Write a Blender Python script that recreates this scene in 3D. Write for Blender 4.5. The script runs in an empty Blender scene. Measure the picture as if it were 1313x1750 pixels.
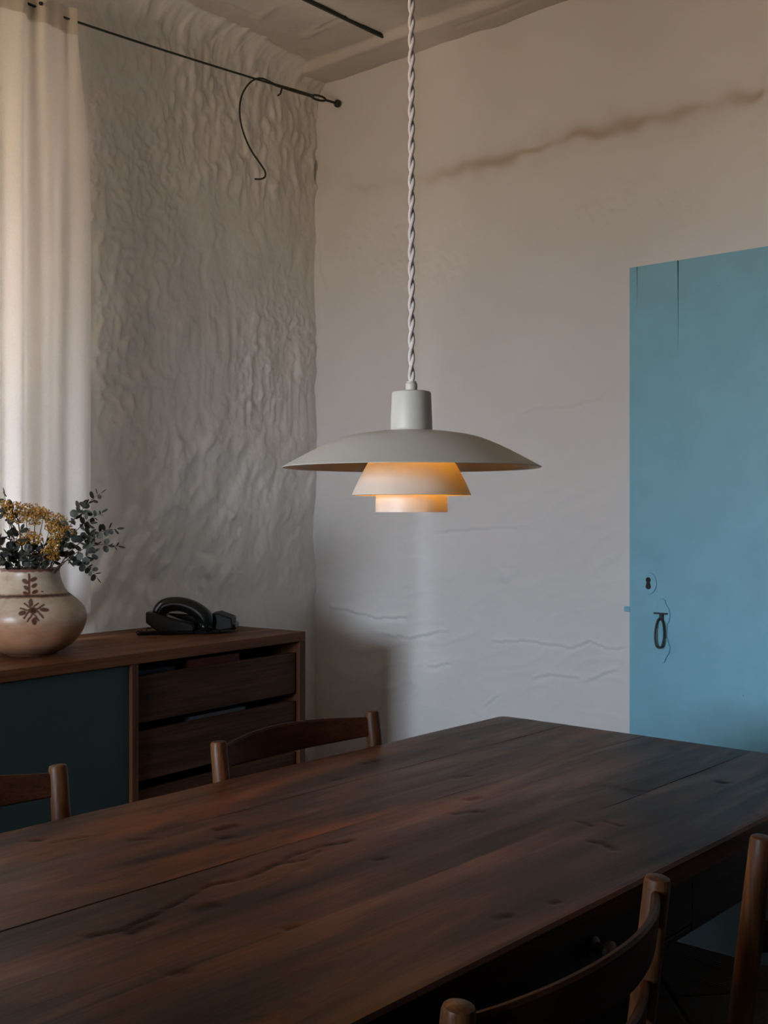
import bpy, bmesh, math, random
import numpy as np
from mathutils import Vector, Matrix

S = bpy.context.scene
C = S.collection

# ------------------------------------------------------------------ camera, world, light, exposure
CAM_Z = 1.24
YAW = math.radians(41.0)
CS, SN = math.cos(YAW), math.sin(YAW)
FPX = 1950.0
cam_d = bpy.data.cameras.new('camera')
cam_d.sensor_fit = 'VERTICAL'
cam_d.sensor_height = 36.0
cam_d.lens = FPX / 1750 * 36.0
cam_d.clip_start = 0.02
cam = bpy.data.objects.new('camera', cam_d)
C.objects.link(cam)
cam.location = (0, 0, CAM_Z)
cam.rotation_euler = (math.pi / 2, 0, YAW)
S.camera = cam

S.view_settings.view_transform = 'Standard'
S.view_settings.look = 'None'
S.view_settings.gamma = 1.0
S.view_settings.use_curve_mapping = False
S.view_settings.exposure = 0.0
S.cycles.use_denoising = True
S.cycles.max_bounces = 12
S.cycles.diffuse_bounces = 7
S.cycles.transparent_max_bounces = 12
S.cycles.caustics_reflective = False
S.cycles.caustics_refractive = False

# world: pale cool sky over sunlit warm ground, the same all the way round
W = bpy.data.worlds.new('daylight')
S.world = W
W.use_nodes = True
wn, wl = W.node_tree.nodes, W.node_tree.links
wn.clear()
w_tc = wn.new('ShaderNodeTexCoord')
w_sep = wn.new('ShaderNodeSeparateXYZ')
w_ramp = wn.new('ShaderNodeValToRGB')
w_bg = wn.new('ShaderNodeBackground')
w_out = wn.new('ShaderNodeOutputWorld')
w_map = wn.new('ShaderNodeMapRange')
w_map.inputs['From Min'].default_value = -1
w_map.inputs['From Max'].default_value = 1
w_ramp.color_ramp.elements[0].position = 0.40
w_ramp.color_ramp.elements[0].color = (0.47, 0.345, 0.235, 1)
w_ramp.color_ramp.elements[1].position = 0.56
w_ramp.color_ramp.elements[1].color = (0.72, 0.83, 1.0, 1)
wl.new(w_tc.outputs['Generated'], w_sep.inputs[0])
wl.new(w_sep.outputs['Z'], w_map.inputs['Value'])
wl.new(w_map.outputs[0], w_ramp.inputs[0])
wl.new(w_ramp.outputs[0], w_bg.inputs[0])
w_bg.inputs['Strength'].default_value = 61.0
wl.new(w_bg.outputs[0], w_out.inputs[0])

# room layout: the back wall at Y = YB, the left wall slightly askew, windows in the left and the front wall
YB, YF, XR, ZC = 3.57, -1.80, 4.60, 3.13
def x_left(y):
    return -3.43 - 0.0787 * (y - 2.86)
WL = dict(y0=0.90, y1=2.10, z0=0.98, z1=2.72)           # window in the left wall: the opening on the room side
WO = dict(y0=0.95, y1=1.98, z0=0.98, z1=2.22)           # ... and its outer end; unseen splay added to throw light behind the curtain
WF = dict(x0=-2.30, x1=-0.72, z0=1.00, z1=1.88)         # window in the front wall
WALL_T = 0.40
LW_DIR = Vector((-0.0787, 1, 0)).normalized()           # along the left wall
LW_N = Vector((1, 0.0787, 0)).normalized()              # into the room

def portal(name, loc, direction, sx, sy):
    l = bpy.data.lights.new(name, 'AREA')
    l.shape = 'RECTANGLE'
    l.size, l.size_y = sx, sy
    l.cycles.is_portal = True
    o = bpy.data.objects.new(name, l)
    C.objects.link(o)
    o.location = loc
    o.rotation_euler = Vector(direction).to_track_quat('-Z', 'Z').to_euler()
    return o
_ym = (WO['y0'] + WO['y1']) / 2
_p = Vector((x_left(_ym), _ym, (WO['z0'] + WO['z1']) / 2)) - LW_N * (WALL_T + 0.02)
portal('window_daylight', _p, LW_N, WO['y1'] - WO['y0'] + .1, WO['z1'] - WO['z0'] + .1)
portal('window_daylight', ((WF['x0'] + WF['x1']) / 2, YF - WALL_T - 0.02, (WF['z0'] + WF['z1']) / 2), (0, 1, 0),
       WF['x1'] - WF['x0'] + .1, WF['z1'] - WF['z0'] + .1)

def ray(px, py):
    """direction of the view ray through a photo pixel, in room axes, per metre of depth"""
    a, b = (px - 656.5) / FPX, (875 - py) / FPX
    return Vector((a * CS - SN, a * SN + CS, b))
def on_back(px, py, y=YB):
    r = ray(px, py)
    return Vector((0, 0, CAM_Z)) + r * (y / r.y)

# ------------------------------------------------------------------ noise
_rng = np.random.RandomState(7)
_PERM = np.concatenate([_rng.permutation(256)] * 3)
_GA = _rng.rand(256) * 2 * np.pi
_GX, _GY = np.cos(_GA), np.sin(_GA)
def perlin(x, y, seed=0):
    x = np.asarray(x, float) + seed * 17.31
    y = np.asarray(y, float) + seed * 9.77
    xi, yi = np.floor(x).astype(int), np.floor(y).astype(int)
    fx, fy = x - xi, y - yi
    xi &= 255; yi &= 255
    u, v = fx ** 3 * (fx * (fx * 6 - 15) + 10), fy ** 3 * (fy * (fy * 6 - 15) + 10)
    def g(ix, iy, dx, dy):
        h = _PERM[_PERM[ix & 255] + (iy & 255)]
        return _GX[h] * dx + _GY[h] * dy
    a = g(xi, yi, fx, fy); b = g(xi + 1, yi, fx - 1, fy)
    c = g(xi, yi + 1, fx, fy - 1); d = g(xi + 1, yi + 1, fx - 1, fy - 1)
    return ((a + u * (b - a)) + v * ((c + u * (d - c)) - (a + u * (b - a)))) * 1.4
def fbm(x, y, seed=0, octv=4):
    s = 0; a = 1; t = 0
    for k in range(octv):
        s = s + a * perlin(x * 2 ** k, y * 2 ** k, seed + k * 3); t += a; a *= .5
    return s / t
def ridged(x, y, seed=0):
    return 1 - np.abs(perlin(x, y, seed)) * 2
def sstep(a, b, x):
    t = np.clip((x - a) / (b - a), 0, 1)
    return t * t * (3 - 2 * t)
def box_mask(u, v, u0, u1, v0, v1, soft=.1):
    return sstep(u0 - soft, u0 + soft, u) * (1 - sstep(u1 - soft, u1 + soft, u)) * sstep(v0 - soft, v0 + soft, v) * (1 - sstep(v1 - soft, v1 + soft, v))
def poly_dist(x, y, pts):
    """distance to a polyline, and the signed side"""
    best = np.full(np.shape(x), 1e9); side = np.zeros(np.shape(x))
    for (ax, ay), (bx, by) in zip(pts[:-1], pts[1:]):
        dx, dy = bx - ax, by - ay
        t = np.clip(((x - ax) * dx + (y - ay) * dy) / (dx * dx + dy * dy), 0, 1)
        ex, ey = x - ax - t * dx, y - ay - t * dy
        d = np.hypot(ex, ey)
        m = d < best
        best = np.where(m, d, best)
        side = np.where(m, np.sign(dx * ey - dy * ex), side)
    return best, side

# ------------------------------------------------------------------ materials
class N:
    def __init__(self, name):
        self.m = bpy.data.materials.new(name)
        self.m.use_nodes = True
        self.t = self.m.node_tree
        self.p = self.t.nodes['Principled BSDF']
        self.out = self.t.nodes['Material Output']
    def n(self, kind, **kw):
        o = self.t.nodes.new(kind)
        for k, v in kw.items():
            if k in o.inputs: o.inputs[k].default_value = v
            else: setattr(o, k, v)
        return o
    def l(self, a, b): self.t.links.new(a, b)
    def set(self, **kw):
        for k, v in kw.items(): self.p.inputs[k.replace('_', ' ')].default_value = v
    def coords(self, scale=(1, 1, 1), rand=False):
        tc = self.n('ShaderNodeTexCoord')
        mp = self.n('ShaderNodeMapping')
        mp.inputs['Scale'].default_value = scale
        self.l(tc.outputs['Object'], mp.inputs['Vector'])
        if rand:
            oi = self.n('ShaderNodeObjectInfo')
            ml = self.n('ShaderNodeMath', operation='MULTIPLY'); ml.inputs[1].default_value = 37.0
            self.l(oi.outputs['Random'], ml.inputs[0])
            self.l(ml.outputs[0], mp.inputs['Location'])
        return mp.outputs[0]
    def noise(self, vec, scale=5, detail=4, rough=.55, dist=0):
        o = self.n('ShaderNodeTexNoise')
        o.inputs['Scale'].default_value = scale; o.inputs['Detail'].default_value = detail
        o.inputs['Roughness'].default_value = rough; o.inputs['Distortion'].default_value = dist
        self.l(vec, o.inputs['Vector'])
        return o.outputs['Fac']
    def ramp(self, fac, stops):
        o = self.n('ShaderNodeValToRGB')
        e = o.color_ramp.elements
        while len(e) < len(stops): e.new(.5)
        for k, (p, c) in enumerate(stops):
            e[k].position = p
            e[k].color = (*c, 1) if len(c) == 3 else c
        self.l(fac, o.inputs[0])
        return o.outputs[0]
    def mix(self, fac, a, b, mode='MIX'):
        o = self.n('ShaderNodeMix', data_type='RGBA', blend_type=mode)
        for k, v in ((0, fac), (6, a), (7, b)):
            if hasattr(v, 'links'): self.l(v, o.inputs[k])
            elif k == 0: o.inputs[0].default_value = v
            else: o.inputs[k].default_value = (*v, 1)
        return o.outputs[2]
    def bump(self, h, strength=.2, dist=.01, prev=None):
        o = self.n('ShaderNodeBump')
        o.inputs['Strength'].default_value = strength; o.inputs['Distance'].default_value = dist
        self.l(h, o.inputs['Height'])
        if prev: self.l(prev, o.inputs['Normal'])
        return o.outputs[0]

def mat_plain(name, col, rough=.5, metal=0, spec=.5, vary=.06, scale=20, bump=0):
    a = N(name)
    f = a.noise(a.coords(), scale, 3)
    c = a.ramp(f, [(.3, tuple(x * (1 - vary) for x in col)), (.7, tuple(min(1, x * (1 + vary)) for x in col))])
    a.l(c, a.p.inputs['Base Color'])
    a.set(Roughness=rough, Metallic=metal)
    a.p.inputs['Specular IOR Level'].default_value = spec
    if bump:
        a.l(a.bump(f, bump, .002), a.p.inputs['Normal'])
    return a.m

def mat_wood(name, dark, mid, light, axis='Y', rough=.4, scale=1.0, spec=.5, contrast=1.0, attr=None, coat=0):
    a = N(name)
    st = {'X': (1, 9, 9), 'Y': (9, 1, 9), 'Z': (9, 9, 1)}[axis]
    v = a.coords(tuple(s * scale for s in st), rand=True)
    n1 = a.noise(v, 1.6, 6, .6, .6)
    v2 = a.coords(tuple((s if s > 1 else .35) * scale * (5 if s > 1 else 1) for s in st), rand=True)
    n2 = a.noise(v2, 3.0, 4, .6, .2)
    c1 = a.ramp(n1, [(.5 - .22 / contrast, dark), (.5, mid), (.5 + .2 / contrast, light)])
    c2 = a.ramp(n2, [(.35, (.55, .52, .5)), (.6, (1, 1, 1))])
    c = a.mix(.75, c1, c2, 'MULTIPLY')
    if attr:
        v3 = a.coords(tuple((s if s == 1 else .55 * s) * scale for s in st), rand=True)
        n3 = a.noise(v3, .9, 5, .6, 1.2)
        n4 = a.noise(v3, 3.2, 6, .7, 2.0)
        c = a.mix(a.ramp(n3, [(.50, (0, 0, 0)), (.68, (.85, .85, .85))]), c, (.150, .046, .0105))
        c = a.mix(a.ramp(n4, [(.56, (0, 0, 0)), (.70, (.9, .9, .9))]), c, (.0060, .0030, .0022))
        at = a.n('ShaderNodeAttribute'); at.attribute_name = attr
        c = a.mix(at.outputs['Fac'], c, (.004, .003, .002))
        mr = a.n('ShaderNodeMapRange'); mr.inputs['To Min'].default_value = spec; mr.inputs['To Max'].default_value = 0.0
        a.l(at.outputs['Fac'], mr.inputs['Value']); a.l(mr.outputs[0], a.p.inputs['Specular IOR Level'])
    a.l(c, a.p.inputs['Base Color'])
    r = a.ramp(n1, [(.3, (rough + .08,) * 3), (.7, (rough - .05,) * 3)])
    a.l(r, a.p.inputs['Roughness'])
    a.p.inputs['Specular IOR Level'].default_value = spec
    if coat:
        a.p.inputs['Coat Weight'].default_value = coat
        a.p.inputs['Coat Roughness'].default_value = .3
    a.l(a.bump(n2, .18, .002), a.p.inputs['Normal'])
    return a.m

def mat_plaster(name, col, col2, fine=1.0, stain=False):
    a = N(name)
    v = a.coords()
    n1 = a.noise(v, 1.7, 5, .6)
    n2 = a.noise(v, 60, 5, .65)
    n3 = a.noise(v, 14, 4, .55, .4)
    c = a.ramp(n1, [(.32, col2), (.66, col)])
    if stain:
        at = a.n('ShaderNodeAttribute'); at.attribute_name = 'stain'
        c = a.mix(at.outputs['Fac'], c, (.42, .32, .21))
    a.l(c, a.p.inputs['Base Color'])
    a.set(Roughness=.85)
    a.p.inputs['Specular IOR Level'].default_value = .25
    b = a.bump(n3, .25 * fine, .008)
    a.l(a.bump(n2, .22 * fine, .003, b), a.p.inputs['Normal'])
    return a.m

M_wall_l = mat_plaster('limewash_rough', (.84, .825, .785), (.755, .74, .70), 1.5)
M_wall_b = mat_plaster('limewash_smooth', (.74, .735, .715), (.70, .69, .665), .45, stain=True)
M_ceil = mat_plaster('limewash_ceiling', (.66, .61, .55), (.58, .53, .47), .7)
M_far = mat_plaster('ochre_limewash', (.40, .33, .25), (.34, .28, .21), .5)  # for unseen walls, toned dark to cut their fill light
M_blocker = mat_plaster('blocker_render', (.36, .355, .35), (.31, .30, .29), .5)  # for the added blocker outside the left window
M_floor = mat_plain('cement_floor', (.030, .029, .029), .4, spec=.1, vary=.15, scale=6, bump=.1)
M_table = mat_wood('table_wood', (.009, .0040, .0026), (.034, .0115, .0046), (.095, .0310, .0080), 'Y', .36, 1.0, .115, 1.1, attr='dark')
M_table_dark = mat_wood('table_frame_wood', (.006, .003, .0025), (.011, .005, .0035), (.018, .0075, .0045), 'Y', .5, 1.0, .25)
M_chair = mat_wood('oak_stain', (.045, .016, .006), (.095, .038, .014), (.150, .064, .023), 'Z', .40, 2.2, .18, contrast=1.3)
M_chair_h = mat_wood('oak_stain_rail', (.024, .0085, .0042), (.042, .0155, .0072), (.062, .024, .0105), 'Y', .45, 2.2, .10)
M_cord = mat_plain('paper_cord', (.065, .048, .034), .85, vary=.2, scale=90)
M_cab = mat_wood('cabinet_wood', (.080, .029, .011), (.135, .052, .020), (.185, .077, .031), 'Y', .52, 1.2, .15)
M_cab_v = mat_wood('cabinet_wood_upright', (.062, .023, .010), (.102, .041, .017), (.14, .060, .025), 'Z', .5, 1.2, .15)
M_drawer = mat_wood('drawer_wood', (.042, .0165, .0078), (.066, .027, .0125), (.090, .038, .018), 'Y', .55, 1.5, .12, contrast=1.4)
M_green = mat_plain('green_laminate', (.018, .036, .033), .6, vary=.06, scale=4)
M_black = mat_plain('shadow_black', (.012, .010, .010), .7)
M_blue = mat_plain('blue_door_paint', (.21, .48, .60), .48, vary=.05, scale=7, bump=.12)
M_iron = mat_plain('dark_iron', (.045, .047, .045), .5, metal=.6, vary=.2, scale=60)
M_steel = mat_plain('painted_wire', (.030, .036, .030), .55, metal=.3)
M_white = mat_plain('lamp_enamel', (.56, .55, .485), .45, vary=.015)
M_flex = mat_plain('white_textile_flex', (.66, .63, .60), .75, vary=.05, scale=300, bump=.2)
M_phone = mat_plain('dark_green_plastic', (.007, .009, .007), .2, spec=.35, vary=.02)
M_phone_m = mat_plain('matt_black_plastic', (.008, .009, .009), .5, spec=.2, vary=.02)
M_brassdk = mat_plain('dark_wood_knob', (.030, .018, .013), .3)
M_paper = mat_plain('grey_paper', (.17, .18, .20), .8, vary=.04)
M_red = mat_plain('dark_red_card', (.16, .025, .018), .7)
M_navy = mat_plain('navy_card', (.03, .05, .09), .7)
M_frame = mat_plain('window_paint', (.45, .43, .40), .5)
M_leaf = mat_plain('eucalyptus_leaf', (.040, .046, .036), .65, vary=.35, scale=40)
M_leaf2 = mat_plain('eucalyptus_leaf_pale', (.085, .092, .075), .65, vary=.3, scale=40)
M_stem = mat_plain('dry_stem', (.09, .06, .035), .7, vary=.2, scale=50)
M_yellow = mat_plain('dried_yellow_floret', (.52, .27, .035), .7, vary=.55, scale=120)

def mat_glass():
    a = N('window_glass')
    tr = a.n('ShaderNodeBsdfTransparent'); gl = a.n('ShaderNodeBsdfGlossy'); gl.inputs['Roughness'].default_value = .02
    mx = a.n('ShaderNodeMixShader'); mx.inputs[0].default_value = .06
    a.l(tr.outputs[0], mx.inputs[1]); a.l(gl.outputs[0], mx.inputs[2]); a.l(mx.outputs[0], a.out.inputs[0])
    return a.m
M_glass = mat_glass()
def mat_cloth(name, col, trans):
    a = N(name)
    v = a.coords((1, 1, 1))
    wv = a.noise(v, 220, 2)
    c = a.ramp(wv, [(.3, tuple(x * .94 for x in col)), (.7, col)])
    df = a.n('ShaderNodeBsdfDiffuse'); tl = a.n('ShaderNodeBsdfTranslucent')
    mx = a.n('ShaderNodeMixShader'); mx.inputs[0].default_value = trans
    a.l(c, df.inputs[0]); a.l(c, tl.inputs[0])
    a.l(df.outputs[0], mx.inputs[1]); a.l(tl.outputs[0], mx.inputs[2]); a.l(mx.outputs[0], a.out.inputs[0])
    return a.m
M_curtain = mat_cloth('curtain_cotton', (.90, .875, .835), .17)
M_header = mat_cloth('curtain_header_cotton', (.80, .74, .65), .20)
def mat_bulb():
    a = N('warm_bulb')
    em = a.n('ShaderNodeEmission'); em.inputs[0].default_value = (1, .38, .045, 1); em.inputs[1].default_value = 165.0
    a.l(em.outputs[0], a.out.inputs[0])
    return a.m
M_bulb = mat_bulb()
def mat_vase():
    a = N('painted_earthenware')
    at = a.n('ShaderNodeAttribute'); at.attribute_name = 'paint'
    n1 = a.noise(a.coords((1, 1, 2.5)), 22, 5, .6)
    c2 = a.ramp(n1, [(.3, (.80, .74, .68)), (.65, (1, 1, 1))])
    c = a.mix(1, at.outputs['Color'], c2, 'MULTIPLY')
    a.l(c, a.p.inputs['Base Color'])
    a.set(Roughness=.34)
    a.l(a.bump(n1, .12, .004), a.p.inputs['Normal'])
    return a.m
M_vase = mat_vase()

# ------------------------------------------------------------------ mesh building
class MB:
    def __init__(self): self.v = []; self.f = []
    def add(self, vs, fs):
        b = len(self.v)
        self.v += [tuple(p) for p in vs]
        self.f += [tuple(b + i for i in f) for f in fs]
        return self
    def box(self, x0, x1, y0, y1, z0, z1):
        vs = [(x, y, z) for x in (x0, x1) for y in (y0, y1) for z in (z0, z1)]
        return self.add(vs, [(0, 1, 3, 2), (4, 6, 7, 5), (0, 4, 5, 1), (2, 3, 7, 6), (0, 2, 6, 4), (1, 5, 7, 3)])
    def tube(self, pts, r, seg=10, cap=True):
        pts = [Vector(p) for p in pts]
        n = len(pts)
        rs = r if hasattr(r, '__len__') else [r] * n
        vs, fs = [], []
        t0 = (pts[1] - pts[0]).normalized()
        up = Vector((0, 0, 1)) if abs(t0.z) < .9 else Vector((1, 0, 0))
        a = t0.cross(up).normalized()
        for i, p in enumerate(pts):
            t = (pts[min(i + 1, n - 1)] - pts[max(i - 1, 0)]).normalized()
            a = (a - t * a.dot(t)).normalized()
            b = t.cross(a)
            for k in range(seg):
                w = 2 * math.pi * k / seg
                vs.append(p + (a * math.cos(w) + b * math.sin(w)) * rs[i])
        for i in range(n - 1):
            for k in range(seg):
                k2 = (k + 1) % seg
                fs.append((i * seg + k, i * seg + k2, (i + 1) * seg + k2, (i + 1) * seg + k))
        if cap:
            fs.append(tuple(range(seg - 1, -1, -1)))
            fs.append(tuple((n - 1) * seg + k for k in range(seg)))
        return self.add(vs, fs)
    def lathe(self, prof, seg=48, cap0=False, cap1=False, m=None):
        vs, fs = [], []
        for r, z in prof:
            for k in range(seg):
                w = 2 * math.pi * k / seg
                p = Vector((r * math.cos(w), r * math.sin(w), z))
                vs.append(m @ p if m else p)
        for i in range(len(prof) - 1):
            for k in range(seg):
                k2 = (k + 1) % seg
                fs.append((i * seg + k, i * seg + k2, (i + 1) * seg + k2, (i + 1) * seg + k))
        if cap0: fs.append(tuple(range(seg - 1, -1, -1)))
        if cap1: fs.append(tuple((len(prof) - 1) * seg + k for k in range(seg)))
        return self.add(vs, fs)
    def prism(self, pts2, axis, a0, a1):
        """outline in the two other axes, extruded along axis"""
        n = len(pts2)
        def P(p, a):
            return {'X': (a, p[0], p[1]), 'Y': (p[0], a, p[1]), 'Z': (p[0], p[1], a)}[axis]
        vs = [P(p, a0) for p in pts2] + [P(p, a1) for p in pts2]
        fs = [tuple(range(n - 1, -1, -1)), tuple(range(n, 2 * n))] + [(i, (i + 1) % n, n + (i + 1) % n, n + i) for i in range(n)]
        return self.add(vs, fs)
    def mesh(self, name, mat, smooth=None):
        me = bpy.data.meshes.new(name)
        me.from_pydata(self.v, [], self.f)
        bm = bmesh.new(); bm.from_mesh(me)
        bmesh.ops.recalc_face_normals(bm, faces=bm.faces)
        bm.to_mesh(me); bm.free()
        me.materials.append(mat)
        if smooth is not None:
            me.polygons.foreach_set('use_smooth', [True] * len(me.polygons))
            me.set_sharp_from_angle(angle=math.radians(smooth))
        me.update()
        return me
    def build(self, name, mat, parent=None, smooth=None, bevel=0, loc=(0, 0, 0), rot=(0, 0, 0), seg=2):
        o = bpy.data.objects.new(name, self.mesh(name, mat, smooth))
        C.objects.link(o)
        o.location = loc; o.rotation_euler = rot
        if parent: o.parent = parent
        if bevel:
            b = o.modifiers.new('bevel', 'BEVEL'); b.width = bevel; b.segments = seg; b.limit_method = 'ANGLE'
            b.angle_limit = math.radians(40)
        return o

def grid_obj(name, mat, P, nu, nv, attrs=None, keep=None, closed_u=False, parent=None):
    """P: (nu*nv, 3) array, u-major"""
    me = bpy.data.meshes.new(name)
    iu = np.arange(nu if closed_u else nu - 1); iv = np.arange(nv - 1)
    A, B = np.meshgrid(iu, iv, indexing='ij')
    A2 = (A + 1) % nu
    F = np.stack([A * nv + B, A2 * nv + B, A2 * nv + B + 1, A * nv + B + 1], -1).reshape(-1, 4)
    if keep is not None: F = F[keep.reshape(-1)]
    me.vertices.add(len(P)); me.vertices.foreach_set('co', np.asarray(P, np.float32).ravel())
    me.loops.add(F.size); me.loops.foreach_set('vertex_index', F.ravel().astype(np.int32))
    me.polygons.add(len(F)); me.polygons.foreach_set('loop_start', np.arange(0, F.size, 4, dtype=np.int32))
    me.polygons.foreach_set('loop_total', np.full(len(F), 4, np.int32))
    me.polygons.foreach_set('use_smooth', np.ones(len(F), bool))
    me.update(calc_edges=True)
    me.validate()
    for k, val in (attrs or {}).items():
        if val.ndim == 1:
            at = me.attributes.new(k, 'FLOAT', 'POINT'); at.data.foreach_set('value', val.astype(np.float32))
        else:
            at = me.attributes.new(k, 'FLOAT_COLOR', 'POINT'); at.data.foreach_set('color', val.astype(np.float32).ravel())
    me.materials.append(mat)
    o = bpy.data.objects.new(name, me); C.objects.link(o)
    if parent: o.parent = parent
    return o

def empty(name, loc, rz=0):
    o = bpy.data.objects.new(name, None); C.objects.link(o)
    o.location = loc; o.rotation_euler = (0, 0, rz); o.empty_display_size = .1
    return o
def tag(o, label=None, cat=None, group=None, kind=None):
    if label: o['label'] = label
    if cat: o['category'] = cat
    if group: o['group'] = group
    if kind: o['kind'] = kind
    return o
def copy_tree(root, kids=None):
    r = root.copy(); C.objects.link(r)
    for ch in list(root.children):
        c = ch.copy(); C.objects.link(c); c.parent = r
        for g in list(ch.children):
            d = g.copy(); C.objects.link(d); d.parent = c
    return r

# ================================================================== STRUCTURE
def spaced(a, b, fine0, fine1, df, dc):
    out = []
    if fine0 > a: out += list(np.arange(a, fine0, dc))
    out += list(np.arange(max(a, fine0), min(b, fine1), df))
    if fine1 < b: out += list(np.arange(fine1, b, dc))
    out.append(b)
    return np.array(sorted(set(np.round(out, 5))))

# --- left wall
us = spaced(YF - .3, YB + .12, 2.03, YB + .12, .006, .06)
us = np.array(sorted(set(list(us) + [WL['y0'], WL['y1']])))
vs = spaced(-.05, ZC + .1, .70, ZC + .1, .0065, .06)
vs = np.array(sorted(set(list(vs) + [WL['z0'], WL['z1']])))
U, V = np.meshgrid(us, vs, indexing='ij')
wx = U + .02 * perlin(U * 7, V * 7, 3); wz = V + .02 * perlin(U * 7, V * 7, 5)
H = .014 * fbm(U * 1.6, V * 1.6, 1, 3) + .007 * perlin(U * 6, V * 5, 2)
patch = sstep(-.10, .40, perlin(U * 2.2, V * 2.0, 11))
dab = lambda fu, fv, sd, th: np.clip(perlin(wx * fu, wz * fv, sd) - th, 0, 1)
big = sstep(-.35, .20, perlin(U * 1.7 + 3, V * 1.5, 27))
du, dv = U * .82 + V * -.57, U * .57 + V * .82
H += .010 * dab(11, 10, 4, .16) + .009 * dab(27, 21, 6, .16) * (.15 + .85 * patch) * (.3 + .7 * big) + .008 * dab(44, 38, 26, .12) * patch * big
H -= .012 * dab(15, 12, 7, .32)
H += .0026 * fbm(U * 22, V * 19, 8, 4) * (.35 + .65 * big) + .0007 * fbm(U * 70, V * 60, 10, 2)
mg = box_mask(U, V, 2.2, 2.75, 1.5, 2.35, .15)
H += mg * (.009 * dab(30, 22, 28, .05) + .004 * perlin(wx * 22, wz * 14, 29))
ms = box_mask(U, V, 2.86, 3.55, 1.60, 2.06, .10) * (.45 + .55 * sstep(-.3, .3, perlin(U * 6, V * 2.5, 9)))
H += .0065 * ms * perlin(U * 25 + .5 * perlin(U * 4, V * 2.5, 22), V * 2.3, 12)
H += .0075 * ms * np.clip(perlin(U * 38 + .4 * perlin(U * 4, V * 3, 23), V * 3.4, 13) - .15, 0, 1)
mt = sstep(2.38, 2.62, V + .14 * perlin(U * 2, V * 2, 15)) * sstep(2.2, 2.75, U)
H += .017 * mt * dab(17, 8, 14, .06) + .014 * mt * dab(32, 16, 17, .12) - .014 * mt * dab(14, 12, 16, .25)
md = box_mask(U, V, 2.25, 3.0, .6, 1.22, .09)
H += .0105 * md * perlin(du * 20 + .5 * perlin(U * 5, V * 5, 18), dv * 3.0, 19) + .008 * md * dab(18, 14, 20, .15)
ml = box_mask(U, V, 2.5, 3.6, .7, 1.60, .12)
H += .013 * ml * np.clip(perlin(du * 10 + .4 * perlin(U * 6, V * 6, 24), dv * 6, 21), -.2, 1) + .008 * ml * np.clip(perlin(du * 26, dv * 14, 25) - .1, 0, 1)
# plaster rounded into the ceiling, and a couple of dents
tcv = np.clip((V - (ZC - .13)) / .13, 0, 1)
H += .12 * (1 - np.sqrt(np.clip(1 - tcv ** 2 * .98, 0, 1)))
for (cy, cz, r, a) in ((2.78, 1.53, .022, -.016), (2.62, .99, .03, -.012), (2.47, .92, .05, -.012), (2.9, 1.02, .04, .006)):
    H += a * np.exp(-((U - cy) ** 2 + (V - cz) ** 2) / r ** 2)
H *= 1 - .75 * (1 - sstep(.74, .90, V))
edge = np.minimum(np.minimum(np.abs(U - WL['y0']), np.abs(U - WL['y1'])), np.minimum(np.abs(V - WL['z0']), np.abs(V - WL['z1'])))
X0 = -3.43 - .0787 * (U - 2.86)
P = np.stack([X0 + H * LW_N.x, U + H * LW_N.y, V], -1).reshape(-1, 3)
uc, vc = (us[:-1] + us[1:]) / 2, (vs[:-1] + vs[1:]) / 2
UC, VC = np.meshgrid(uc, vc, indexing='ij')
keep = ~((UC > WL['y0']) & (UC < WL['y1']) & (VC > WL['z0']) & (VC < WL['z1']))
wall_left = tag(grid_obj('wall_left', M_wall_l, P, len(us), len(vs), keep=keep), kind='structure')

def reveal(name, corners_in, n, depth, mat, corners_out=None):
    """four soffits of a window opening; corners run round the opening"""
    b = MB()
    n = Vector(n)
    c = [Vector(p) for p in corners_in]
    k = [Vector(p) for p in (corners_out or corners_in)]
    for i in range(4):
        p, q = c[i], c[(i + 1) % 4]
        po, qo = k[i], k[(i + 1) % 4]
        mid = sum(c, Vector()) / 4
        out = ((p + q) / 2 - mid).normalized() * .12
        b.add([p + n * .004, q + n * .004, qo - n * depth, po - n * depth, p + out + n * -.01, q + out + n * -.01, q + out - n * depth, p + out - n * depth],
              [(0, 1, 2, 3), (4, 7, 6, 5), (0, 3, 7, 4), (1, 5, 6, 2), (0, 4, 5, 1), (3, 2, 6, 7)])
    return tag(b.build(name, mat), kind='structure')
def lw(y, z, off=0):
    return Vector((x_left(y), y, z)) + LW_N * off
reveal('trim_1', [lw(WL['y0'], WL['z0']), lw(WL['y1'], WL['z0']), lw(WL['y1'], WL['z1']), lw(WL['y0'], WL['z1'])], LW_N, WALL_T, M_wall_b,
       [lw(WO['y0'], WO['z0']), lw(WO['y1'], WO['z0']), lw(WO['y1'], WO['z1']), lw(WO['y0'], WO['z1'])])
reveal('trim_2', [(WF['x0'], YF, WF['z0']), (WF['x1'], YF, WF['z0']), (WF['x1'], YF, WF['z1']), (WF['x0'], YF, WF['z1'])], (0, 1, 0), WALL_T, M_wall_b)

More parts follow.
